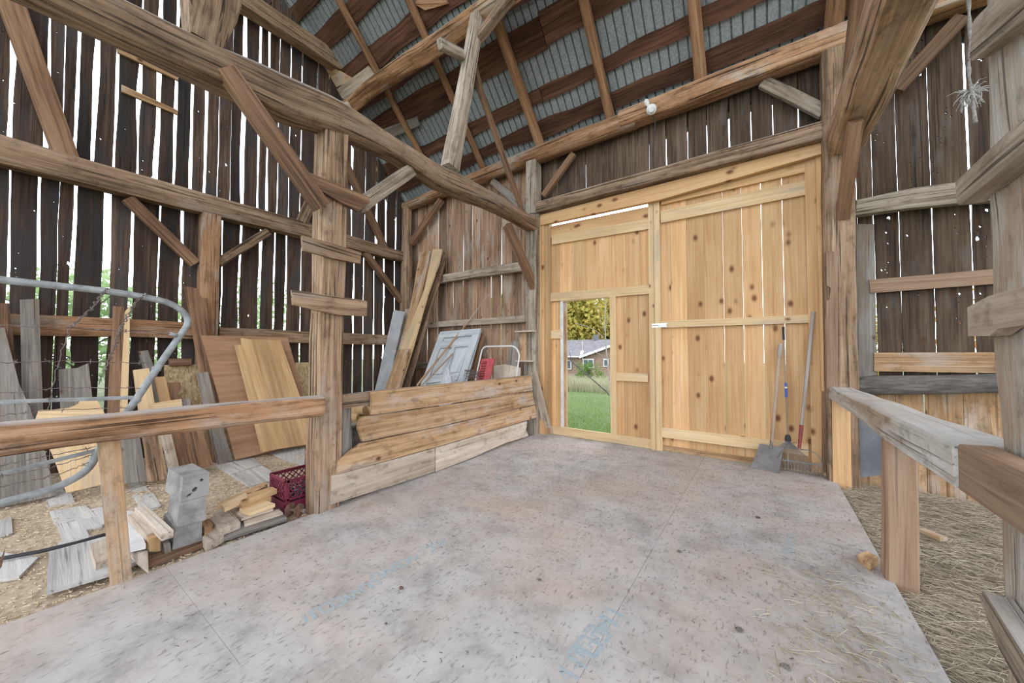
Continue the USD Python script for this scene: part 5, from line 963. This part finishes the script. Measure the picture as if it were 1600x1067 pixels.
# firewood seen through the broken board ends
FW = 'split firewood behind the broken pen boards'
for k, (px, py, r) in enumerate(((556, 640, .045), (566, 648, .05), (546, 652, .04), (560, 656, .045), (572, 641, .04))):
    c = [(-3.450,2.109,0.750), (-3.450,2.182,0.687), (-3.500,2.070,0.671), (-3.420,2.120,0.646), (-3.500,2.257,0.719)][k]; c = np.array(c)
    V, F, R = timber_mesh([c + (-.18, -.02, 0), c + (.1, .04, 0)], (2 * r, 1.7 * r), (0, 0, 1), .006, .006, rnd=True)
    put('firewood', V, F, 'oak_new' if k % 2 else 'firewood_end', None, R, 40, None, ['orange split log on top of the little firewood pile', 'split log nearest the broken board end', 'split log closest to the thick post', 'lowest split log of the firewood pile', 'dark gapped split log at the back of the firewood pile'][k], 'firewood', FW)
slab('firewood_crate_board', 'flat plank carrying the firewood behind the pen wall', 'plank', [(-3.85, 1.95, .62), (-3.30, 1.95, .62), (-3.30, 2.9, .62), (-3.85, 2.9, .62)], .03, 'grey_board', None, (0, 0, 1))
V, F = boxm((-3.58, 2.4, .28), (.5, .8, .62)); put('wood_bin', V, F, 'grey_board', None, V, False, .4, 'plain board bin under the firewood behind the pen wall', 'box')

# ------------------------------------------------------------------ tools at the closed door
sv = thing('shovel', 'square mouthed shovel with long wooden handle against the closed door', 'shovel', (-.02, 5.05, 0))
tip = np.array((-0.006,4.941,0.005)); soc = np.array(((0.060,5.090,0.333))); top = np.array((0.162,5.150,1.439))
dv = unit(top - tip)
V, F, R = timber_mesh([soc - dv * .02, (soc + top) / 2 + (.0, -.012, 0), top - dv * .13], [(.036, .036), (.034, .034), (.034, .034)], (1, 0, 0), .0005, .002, rnd=True, step=.06); put('handle', V, F, 'handle_tan', sv, R, 40)
V, F, R = timber_mesh([top - dv * .15, top - dv * .06, top], [(.036, .036), (.046, .040), (.040, .034)], (1, 0, 0), .0005, .001, rnd=True, step=.04); put('grip', V, F, 'handle_grey', sv, R, 40, label='darker worn grip end of the handle')
bl = np.array((-0.145,5.010,0.004)); br = np.array((0.115,4.952,0.004)); tl = np.array((-0.055,5.075,0.283)); tr = np.array((0.165,5.095,0.267))
nu, nv_ = 14, 14; U, W_ = np.meshgrid(np.linspace(0, 1, nu), np.linspace(0, 1, nv_), indexing='ij')
Pg = (bl[None, None] * (1 - U)[..., None] + br * U[..., None]) * (1 - W_)[..., None] + (tl * (1 - U)[..., None] + tr * U[..., None]) * W_[..., None]
nn = unit(np.cross(br - bl, tl - bl)); nn = nn if nn[1] < 0 else -nn
dish = -.022 * (1 - (2 * U - 1) ** 2) * (1 - .3 * W_) + .016 * np.exp(-((U - .5) / .09) ** 2) * np.clip((W_ - .25) / .75, 0, 1)
Pg = Pg + dish[..., None] * nn
V = np.vstack([Pg.reshape(-1, 3), (Pg - .003 * nn).reshape(-1, 3)]); n = nu * nv_; i, j = np.meshgrid(np.arange(nu - 1), np.arange(nv_ - 1), indexing='ij')
q = np.stack([i * nv_ + j, (i + 1) * nv_ + j, (i + 1) * nv_ + j + 1, i * nv_ + j + 1], -1).reshape(-1, 4)
ring = [k * nv_ for k in range(nu)] + [(nu - 1) * nv_ + k for k in range(1, nv_)] + [k * nv_ + nv_ - 1 for k in range(nu - 2, -1, -1)] + [k for k in range(nv_ - 2, 0, -1)]
rq = [[ring[k], ring[(k + 1) % len(ring)], ring[(k + 1) % len(ring)] + n, ring[k] + n] for k in range(len(ring))]
put('blade', V, np.vstack([q, q[:, ::-1] + n, rq]), 'blade', sv, V, 50)
V, F = tube_mesh(np.array([soc - dv * .10 + nn * .006, soc + dv * .10]), np.array([.012, .022]), 12); put('socket', V, F, 'blade', sv, None, 40)

lr = thing('leaf_rake', 'thin leaf rake with fanned spring tines and a blue sticker', 'rake', (.28, 5.1, 0))
a = np.array((0.192,5.165,1.624)); c = np.array((0.208,5.120,0.383)); 
V, F, R = timber_mesh([c, a - unit(a - c) * .0], (.017, .017), (1, 0, 0), 0, .001, rnd=True); put('handle', V, F, 'handle_tan', lr, R, 40)
V, F, R = timber_mesh([a - unit(a - c) * .14, a + unit(a - c) * .01], (.026, .026), (1, 0, 0), 0, 0, rnd=True); put('grip', V, F, 'black_rubber', lr, R, 40, label='black rubber grip')
st = c + (a - c) * .36
V, F, R = timber_mesh([st, st + unit(a - c) * .165], (.024, .024), (1, 0, 0), 0, 0, rnd=True); put('sticker', V, F, 'label_blue', lr, R, 40, label='blue paper sticker with white marks')
V, F, R = timber_mesh([st + unit(a - c) * .10 + (0, -.0025, 0), st + unit(a - c) * .12 + (0, -.0025, 0)], (.022, .022), (1, 0, 0), 0, 0, rnd=True); put('sticker_mark', V, F, 'white_paint', lr, R, 40)
V, F = lathe([(0, 0), (.030, 0), (.026, .05), (.014, .07), (0, .07)], 12, c - (0, 0, .04), (0, 0, 1)); put('ferrule', V, F, 'black_rubber', lr, None, 40)
for k in range(20):
    t = k / 19 * 2 - 1; e = c + np.array([t * .26, .02 - .02 * abs(t), -c[2] + .03]); mid = c + (e - c) * .55 + np.array([t * .02, -.012, 0]); hook = e + np.array([0, -.035, -.025])
    V, F = tube_mesh(np.array([c - (0, 0, .03), mid, e, hook]), .0026, 5); put('tine', V, F, 'steel_dull', lr)
for f in (.35, .72):
    pts = [c + (np.array([t * .26, .02, -c[2] + .03])) * f + np.array([0, -.006, 0]) for t in np.linspace(-1, 1, 9)]
    V, F = tube_mesh(np.array(pts), .004, 5); put('tine_brace', V, F, 'steel_dull', lr)
gr = thing('bow_rake', 'tall garden rake with grey handle, red ferrule and bow head', 'rake', (.42, 5.08, 0))
a = np.array((0.459,5.170,1.792)); c = np.array((0.304,5.060,0.303)); d0 = unit(a - c)
V, F, R = timber_mesh([c + d0 * .22, (a + c) / 2 + (0, -.012, 0), a], [(.030, .030), (.034, .034), (.036, .036)], (1, 0, 0), .0006, .004, rnd=True, step=.08); put('handle', V, F, 'handle_grey', gr, R, 40, .85)
V, F = tube_mesh(np.array([c - d0 * .02, c + d0 * .24]), np.array([.015, .019]), 12); put('ferrule', V, F, 'red_dull', gr, None, 40, label='dull red ferrule')
hc = c - d0 * .03; hw = .19; hz = .14
for s in (-1, 1):
    P = np.array([hc + (s * .01, 0, 0), hc + (s * .10, -.012, .01), hc + (s * .175, -.02, -.05), np.array([hc[0] + s * hw, hc[1] - .01, hz])]); V, F = tube_mesh(bend(P, .06, 5), .005, 7); put('bow', V, F, 'steel_dull', gr, None, 40)
V, F, R = timber_mesh([(hc[0] - hw, hc[1] - .01, hz), (hc[0] + hw, hc[1] - .01, hz)], (.016, .010), (0, 0, 1), 0, 0); put('head_bar', V, F, 'steel_dull', gr, R)
for k in range(14):
    x = hc[0] - hw + k / 13 * 2 * hw; V, F = tube_mesh(np.array([(x, hc[1] - .01, hz), (x, hc[1] - .02, hz - .05), (x, hc[1] - .05, hz - .085)]), np.array([.005, .004, .002]), 6); put('tooth', V, F, 'steel_dull', gr)

# ------------------------------------------------------------------ lamp on the plate, cable, rope
lm = thing('lamp', 'white porcelain lamp holder with a bare bulb on the wall plate', 'lamp', (-1.17, 4.9, 4.6))
lc = np.array((-1.174,4.930,4.601)); adir = unit((.15, -.8, -.55))
V, F = lathe([(0, -.01), (.062, -.01), (.066, .004), (.058, .018), (.034, .03), (.030, .055), (0, .055)], 22, lc, adir); put('porcelain_base', V, F, 'porcelain', lm, None, 40)
bc = lc + np.array([-.045, -.01, .075]); V, F = lathe([(0, -.05), (.016, -.048), (.018, -.02), (.032, .02), (.034, .045), (.024, .07), (0, .08)], 18, bc, (-.3, -.35, .9)); put('bulb', V, F, 'light_bulb', lm, None, True)
V, F = tube_mesh(bend([(-1.184,5.040,4.578),(-1.152,5.040,4.485),(-1.172,5.040,4.226),(-1.191,5.040,4.010),(-1.161,5.040,3.717)], .05, 5), .007, 6); put('cable', V, F, 'black_rubber', None, None, 40, None, 'black cable hanging from the porcelain lamp to the lintel', 'cable')
V, F = tube_mesh(bend([(-2.975,5.000,3.622),(-3.173,5.000,3.656),(-3.276,5.000,3.592),(-3.354,5.000,3.499)], .05, 5), .007, 6); put('cable', V, F, 'black_rubber', None, None, 40, None, 'short black cable looping from the lintel to the tie beam end', 'cable')
rp = [(0.980,3.078,3.472),(0.980,3.081,3.251),(0.980,3.081,3.066),(0.980,3.115,2.941),(0.980,3.083,2.773),(0.980,3.059,2.607)]; P = bend(rp, .05, 6)
V, F = tube_mesh(P, .0075 + .002 * np.sin(np.arange(len(P)) * 1.3), 8)
rope = thing('twine', 'frayed grey twine with a tuft hanging before the holed boards', 'twine', tuple(rp[2]))
put('cord', V, F, 'rope', rope, None, 50)
r = np.random.default_rng(77); parts = []; cc = np.array((0.980,3.102,2.811))
for k in range(70):
    d = unit([r.normal() * .6, r.normal() * .5, r.normal() * .8 - .9]) * r.uniform(.03, .10); parts.append(tube_mesh(np.array([cc, cc + d * .6 + r.normal(0, .01, 3), cc + d + (0, 0, -.02)]), np.array([.004, .003, .001]), 4))
V, F = join(parts); put('frayed_tuft', V, F, 'feather', rope)

slab('wood_chock', 'small tan wood offcut on the plywood beside the brown rail post', 'block', [(0.471,3.186,0.045),(0.532,3.283,0.045),(0.573,3.214,0.045),(0.513,3.088,0.045)], .045, 'tan_board', None, (0, 0, 1), tone=.9)
V, F, R = timber_mesh([(0.939,3.962,0.020), (1.022,3.864,0.020)], (.06, .03), (0, 1, 0), .003, .002); put('stick', V, F, 'tan_board', None, R, 38, .5, 'short board end half buried in the hay', 'board')

# ------------------------------------------------------------------ loose litter
def strands(name, label, cat, P, L, heading, curl, rad, m, seed, lift=.01, cls='stuff'):
    r = np.random.default_rng(seed); n = len(P); th = heading + r.normal(0, .7, n); Ls = L * r.uniform(.5, 1.4, n); k = 4
    t = np.linspace(-.5, .5, k); bendv = r.normal(0, curl, n); tilt = r.normal(0, .10, n)
    ang = th[:, None] + bendv[:, None] * t[None] * 2
    dx = np.cumsum(np.cos(ang) * Ls[:, None] / k, 1); dy = np.cumsum(np.sin(ang) * Ls[:, None] / k, 1)
    C = np.stack([P[:, 0:1] + dx - dx.mean(1, keepdims=True), P[:, 1:2] + dy - dy.mean(1, keepdims=True), P[:, 2:3] + r.uniform(0, lift, (n, 1)) + np.maximum(-.3, tilt[:, None] * t[None]) * Ls[:, None] + rad], -1)
    nx = np.stack([-np.sin(ang), np.cos(ang), 0 * ang], -1) * rad; up = np.array([0, 0, rad * 1.2])
    V = np.stack([C - nx, C + nx, C + up], 2).reshape(n, k * 3, 3); F = []
    for i in range(k - 1):
        for s in range(3):
            a, b = i * 3 + s, i * 3 + (s + 1) % 3; F += [[a, b, b + 3], [a, b + 3, a + 3]]
    F = np.array(F); FF = (F[None] + (np.arange(n) * k * 3)[:, None, None]).reshape(-1, 3)
    R = np.repeat(r.uniform(-50, 50, (n, 3)), k * 3, 0)
    put(name, V.reshape(-1, 3), FF, m, None, R, False, .5, label, cat, None, cls)
r = np.random.default_rng(5)
def bay_z(P, z0, amp, seed): return z0 + amp * (meshkit.fbm(np.stack([P[:, 0] * 1.6, P[:, 1] * 1.6, 0 * P[:, 0] + seed], 1), 4) - .5) * 2
n = 12000; P = np.stack([.63 + 1.9 * r.random(n) ** 1.2, .6 + 4.55 * r.random(n) ** .8, np.zeros(n)], 1); P[:, 2] = bay_z(P, -.05, .03, 5)
strands('hay', 'loose tangled hay covering the floor by the pale rail', 'hay', P, .17, 2.7, 1.1, .0014, 'hay', 1, lift=.045)
n = 17000; P = np.stack([-3.12 - 3.3 * r.random(n) ** 1.15, -.5 + 5.6 * r.random(n), np.zeros(n)], 1); P[:, 2] = bay_z(P, -.035, .018, 2)
strands('chaff', 'pale chaff and shavings littering the bay floor', 'straw', P, .035, 0.0, 1.2, .0030, 'chaff', 2, lift=.012)
cl = r.normal(0, 1, (420, 2)) * (.16, .42) + (.28, 2.35); P = np.c_[cl, np.zeros(len(cl))]; P = P[P[:, 0] < .58]
strands('straw', 'loose straw wisps strewn over the plywood floor near the brown rail post', 'straw', P, .15, 2.6, .5, .0014, 'hay', 3, lift=.010)
n = 6000; P = np.stack([-3.05 + 3.6 * r.random(n), .4 + 4.7 * r.random(n) ** .8, np.zeros(n)], 1)
strands('floor_litter', 'crumbs of dirt and straw scattered over the plywood floor', 'litter', P, .024, .35, .4, .0013, 'floor_bits', 4, lift=.001)
n = 800; P = np.stack([-3.05 + 3.6 * r.random(n), .4 + 4.7 * r.random(n) ** .8, np.zeros(n)], 1)
strands('dark_litter', 'dark dung crumbs scattered over the plywood floor', 'litter', P, .022, .35, .25, .0016, 'debris', 6, lift=.001)
for k, (px, lab, s) in enumerate((((-0.119,2.069,0.010), 'grey droppings clump near the seam of the plywood', .013), ((-0.483,2.640,0.010), 'dark dropping on the middle of the plywood floor', .011), ((-1.700,1.330,0.010), 'curled brown leaf scrap on the plywood', .010), ((-1.540,1.115,0.010), 'tiny dark pellet on the plywood', .006), ((-0.061,3.538,0.010), 'reddish dry leaf scrap on the plywood towards the tools', .012), ((-1.098,1.843,0.010), 'small pale clod on the plywood', .009), ((0.055,1.946,0.010), 'flat grey clod near the lower edge of the plywood', .011))):
    ic = trimesh.creation.icosphere(2, 1.0); Q = np.array(ic.vertices); Q = Q * (1 + .8 * (meshkit.noise(Q * 2.2 + k * 7)[:, None] - .5)) * np.array([s * 1.3, s, s * .55]) + np.array(px)
    put('clod', Q, np.array(ic.faces), 'debris' if k not in (2, 4) else 'rust', None, Q * 4, True, None, lab, 'debris', 'clods on the plywood floor')

# ------------------------------------------------------------------ outside
def slope_z(x, y): return -.12 - np.clip((y - 6.0) * .045, 0, 1.5)
xs = np.r_[np.linspace(-140, -24, 24), np.linspace(-22, 20, 60), np.linspace(24, 60, 8)]; ys = np.r_[np.linspace(-60, 5, 20), np.linspace(5.35, 40, 50), np.linspace(44, 120, 14)]
gx, gy = np.meshgrid(xs, ys, indexing='ij'); gz = slope_z(gx, gy) + .03 * (meshkit.fbm(np.stack([gx * .5, gy * .5, 0 * gx], -1), 3) - .5)
inside = (gx > -6.8) & (gx < 3.6) & (gy < 5.2) & (gy > -2); gz = np.where(inside, -.6, gz)
V = np.stack([gx, gy, gz], -1).reshape(-1, 3); n = len(ys); i, j = np.meshgrid(np.arange(len(xs) - 1), np.arange(n - 1), indexing='ij')
put('lawn', V, np.stack([i * n + j, (i + 1) * n + j, (i + 1) * n + j + 1, i * n + j + 1], -1).reshape(-1, 4), 'lawn_soil', None, V, True, None, 'green lawn sloping away outside the wicket doorway', 'lawn', None, 'structure', (0, 20, -.2))
def blades(name, label, cat, P, h, wd, m, seed, cls='stuff'):
    r = np.random.default_rng(seed); n = len(P); th = r.uniform(0, 6.28, n); hh = h * r.uniform(.5, 1.3, n); w = wd * r.uniform(.7, 1.3, n); ln = r.normal(0, .3, (n, 2)) * hh[:, None]
    s = np.stack([np.cos(th), np.sin(th), 0 * th], 1) * w[:, None] / 2; base = P
    mid = base + np.c_[ln * .35, hh * .55]; tipp = base + np.c_[ln, hh]
    V = np.stack([base - s, base + s, mid - s * .8, mid + s * .8, tipp], 1).reshape(-1, 3); F = np.array([[0, 1, 3], [0, 3, 2], [2, 3, 4]])
    put(name, V, (F[None] + (np.arange(n) * 5)[:, None, None]).reshape(-1, 3), m, None, np.repeat(r.uniform(-50, 50, (n, 3)), 5, 0), False, .5, label, cat, None, cls)
r = np.random.default_rng(9)
def wedge(n, y0, y1, x_a=-.62, x_b=-.30, pw=1.0):
    y = y0 + (y1 - y0) * r.random(n) ** pw; x = y * (x_a + (x_b - x_a) * r.random(n)); return np.stack([x, y, slope_z(x, y)], 1)
blades('lawn_grass', 'short green grass of the lawn outside the doorway', 'grass', wedge(26000, 5.7, 19, pw=1.3), .055, .010, 'blade_grass', 1)
blades('tall_grass', 'tall pale dry grass in front of the brick house', 'grass', wedge(9000, 16, 25, pw=1.0), .62, .02, 'blade_dry', 2)
def tree(name, label, x, y, h, cr, m, nl, seed, leaf=.30, trunk='bark', zc=.62, squash=.85):
    r = np.random.default_rng(seed); z = float(slope_z(np.array(x), np.array(y)))
    t = thing(name, label, 'tree' if h > 2.5 else 'shrub', (x, y, z))
    tops = [tube_mesh(bend([(x, y, z), (x + .1, y, z + h * .3), (x - .1, y + .1, z + h * .7)], .5, 4), np.linspace(h * .03, h * .012, 6)[:len(bend([(x, y, z), (x + .1, y, z + h * .3), (x - .1, y + .1, z + h * .7)], .5, 4))] if False else h * .018, 8)]
    for k in range(9):
        a = r.uniform(0, 6.28); b0 = np.array([x, y, z + h * r.uniform(.25, .6)]); e = b0 + np.array([np.cos(a) * cr * .7, np.sin(a) * cr * .7, h * r.uniform(.08, .3)]); tops.append(tube_mesh(np.array([b0, (b0 + e) / 2 + (0, 0, .1), e]), np.array([h * .008, h * .005, h * .002]), 5))
    V, F = join(tops); put('trunk', V, F, trunk, t)
    nc = 26; cen = r.normal(0, 1, (nc, 3)); cen = cen / np.linalg.norm(cen, axis=1, keepdims=True) * r.uniform(.35, .95, (nc, 1)) * np.array([cr, cr, cr * squash]); rr = cr * r.uniform(.22, .40, nc)
    k = r.integers(0, nc, nl); d = r.normal(0, 1, (nl, 3)); d /= np.linalg.norm(d, axis=1, keepdims=True); P = cen[k] + d * (rr[k] * r.random(nl) ** .4)[:, None] + np.array([x, y, z + h * zc])
    P[:, 2] = np.maximum(P[:, 2], z + .05)
    a = r.normal(0, 1, (nl, 3)); a /= np.linalg.norm(a, axis=1, keepdims=True); b = np.cross(a, r.normal(0, 1, (nl, 3))); b /= np.linalg.norm(b, axis=1, keepdims=True); s = leaf * r.uniform(.6, 1.3, (nl, 1))
    V = np.stack([P - a * s * .5, P + b * s * .3, P + a * s * .5, P - b * s * .3], 1).reshape(-1, 3); F = (np.array([[0, 1, 2], [0, 2, 3]])[None] + (np.arange(nl) * 4)[:, None, None]).reshape(-1, 3)
    put('foliage', V, F, m, t, np.repeat(r.uniform(-50, 50, (nl, 3)), 4, 0), kind='stuff')
tree('maple_tree', 'big golden green maple behind the brick house', -19.5, 41, 15, 7.0, 'leaf_autumn', 30000, 1, .55, zc=.46)
tree('maple_tree', 'darker green tree beside the golden maple', -11.5, 47, 15, 6.5, 'leaf_green', 16000, 2, .5, zc=.5)
tree('maple_tree', 'green tree on the far side of the golden maple', -31, 45, 14, 7, 'leaf_green', 12000, 3, .5, zc=.5)
# bare young tree and shrub by the lawn
def bare(name, label, pts_list, m):
    t = thing(name, label, 'tree', tuple(pts_list[0][0][0]))
    for nm, pts, rad in pts_list_iter(pts_list): V, F = tube_mesh(bend(pts, .3, 4), rad, 7); put(nm, V, F, m, t)
def pts_list_iter(pl):
    for k, (pts, rad) in enumerate(pl): yield ('trunk' if k == 0 else 'branch'), pts, rad
bare('sapling', 'thin bare grey sapling with leaning twigs before the house', [([(-5.006,14.000,-0.942),(-5.050,14.000,0.073),(-5.123,14.000,0.787),(-5.197,14.000,1.482),(-5.241,14.000,2.649),(-5.181,14.000,3.426)], .022), ([(-5.194,14.000,1.870),(-5.791,14.000,2.359),(-6.538,14.000,2.580)], .012), ([(-5.147,14.000,1.095),(-5.659,14.000,1.353),(-6.367,14.000,1.624)], .010), ([(-5.216,14.000,2.389),(-5.052,14.000,2.898),(-4.891,14.000,3.273)], .010), ([(-5.218,14.000,2.129),(-5.430,14.000,2.659),(-5.535,14.000,3.191)], .007)], 'handle_grey')
bare('fallen_branch', 'dark fallen branch slanting out of the tall grass', [([(-4.354,12.000,-0.141),(-4.444,12.000,-0.015),(-5.096,12.000,0.487),(-5.664,12.000,0.931),(-5.998,12.000,1.210)], .022), ([(-5.588,12.000,0.863),(-5.791,12.000,1.117),(-5.841,12.000,1.352)], .010)], 'bark')
tree('shrub', 'low olive bush beside the brick house wall', -9.6, 22.5, 1.5, 1.0, 'leaf_green', 1800, 9, .12, zc=.5)
tree('shrub', 'small yellow green shrub in the tall grass by the house', -10.6, 19.5, 1.6, .75, 'leaf_pale', 1500, 8, .12, zc=.6)

# brick house
hx = thing('brick_house', 'low brick bungalow with grey roof seen through the wicket', 'house', (-15, 29, -1.2))
HB = -1.25; HY = 29.0
hz_e = (-13.195,29.000,1.032)[2]
xl, xr = -26.0, (-8.025,29.000,-1.161)[0]
def hbox(name, c, s, m, parent=hx, **k): V, F = boxm(c, s); return put(name, V, F, m, parent, np.stack([V[:, 0] + V[:, 1], V[:, 2], 0 * V[:, 0]], 1), **k)
xm = (-12.669,29.000,-0.845)[0]
hbox('wall', ((xl + xm) / 2, 31.0 + 2.5, (HB + hz_e) / 2), (xm - xl, 5.0, hz_e - HB), 'house_brick')
hbox('wall', ((xm + xr) / 2, HY + 3.5, (HB + hz_e) / 2), (xr - xm, 7.0, hz_e - HB), 'house_brick')
# gable of the near wing rises to the right
ga = [(-12.997,28.960,1.034), (-7.973,28.960,2.681), ((-7.973,28.960,2.681)[0], 28.96, hz_e - .05), ((-12.997,28.960,1.034)[0], 28.96, hz_e - .05)]
slab('gable', None, None, ga, .25, 'house_brick', hx, (0, -1, 0), ch=.001)
rq = [np.array((-13.014,28.600,0.981)), np.array((-7.775,28.600,2.762)), None, None]
rv = rq[1] - rq[0]
slab('roof', None, None, [rq[0], rq[1], rq[1] + (0, 8, 0), rq[0] + (0, 8, 0)], .18, 'shingle_grey', hx, (0, 0, 1), ch=.01)
slab('fascia', None, None, [(-12.991,28.550,1.037), (-7.761,28.550,2.809), (-7.763,28.550,2.610), (-12.992,28.550,0.817)], .06, 'house_trim', hx, (0, -1, 0), ch=.005)
e0 = (-15.563,30.600,1.006)[2]; rid = (-16.050,34.500,2.647)[2]
slab('roof', None, None, [(xl - .5, 30.6, e0), (xm + .6, 30.6, e0), (xm + 6, 34.5, rid), (xl - .5, 34.5, rid)], .18, 'shingle_grey', hx, (0, -1, 1), ch=.01)
slab('roof', None, None, [(xl - .5, 38.4, e0), (xm + 6, 38.4, e0), (xm + 6, 34.5, rid), (xl - .5, 34.5, rid)], .18, 'shingle_grey', hx, (0, 1, 1), ch=.01)
hbox('gutter', ((xl + xm) / 2, 30.55, e0 - .06), (xm - xl + 1, .12, .14), 'house_trim')
hbox('chimney_vent', ((-13.866,34.500,2.927)[0], 34.5, rid + .2), (.45, .45, .5), 'grey_sheet')
def hwin(x0, x1, ya, yb, yy, n):
    a = (-12.305,29.000,0.817)
    f = hbox('window', ((x0 + x1) / 2, yy - .04, (ya + yb) / 2), (x1 - x0, .10, yb - ya), 'house_trim'); ORIGIN[f] = ORIGIN[hx]
    w = (x1 - x0 - .1) / n
    for k in range(n): hbox('pane', (x0 + .05 + w * (k + .5), yy - .10, (ya + yb) / 2), (w - .09, .03, yb - ya - .2), 'house_glass', f)
hwin((-12.796,28.900,0.261)[0], (-11.804,28.900,0.281)[0], (-12.268,28.900,-0.002)[2], (-12.263,28.900,0.792)[2], 28.95, 2)
hwin((-10.960,28.900,0.297)[0], (-10.520,28.900,0.306)[0], (-10.740,28.900,0.142)[2], (-10.735,28.900,0.807)[2], 28.95, 1)
hwin((-15.788,30.900,0.144)[0], (-14.848,30.900,0.163)[0], (-15.384,30.900,-0.274)[2], (-15.379,30.900,0.639)[2], 30.95, 2)
ds = thing('satellite_dish', 'white satellite dish with a mast on the roof edge', 'antenna', (-12.843,28.620,1.257))
dc = np.array((-12.783,28.620,1.313)); V, F = lathe([(0, .06), (.10, .045), (.21, 0), (.21, .012), (.10, .055), (0, .07)], 20, dc, (-.4, -.85, .35)); put('dish', V, F, 'house_trim', ds, None, 40)
V, F = tube_mesh(np.array([(-12.698,28.620,0.709), (-12.688,28.620,2.356)]), .025, 6); put('mast', V, F, 'house_trim', ds)

# trees seen only through the slits of the walls
for k, (x, y, h, cr, m, lab) in enumerate(((-17, 1.2, 4.2, 2.6, 'leaf_pale', 'pale green tree just outside the gable slits'), (-20, 6.0, 4.6, 3.0, 'leaf_pale', 'round pale green tree past the gable corner'), (-18, -3.5, 4.5, 2.8, 'leaf_green', 'green tree outside the near end of the gable'),
                                       (6.2, 15.0, 4.6, 2.6, 'leaf_red', 'red leaved tree outside the holed boards'), (3.2, 21, 4.2, 2.2, 'leaf_autumn', 'yellow green tree behind the closed door'), (-11, 15, 3.4, 2.0, 'leaf_autumn', 'small autumn tree outside the corner of the barn'))):
    tree('tree', lab, x, y, h, cr, m, 2600, 40 + k, .22, zc=.55)
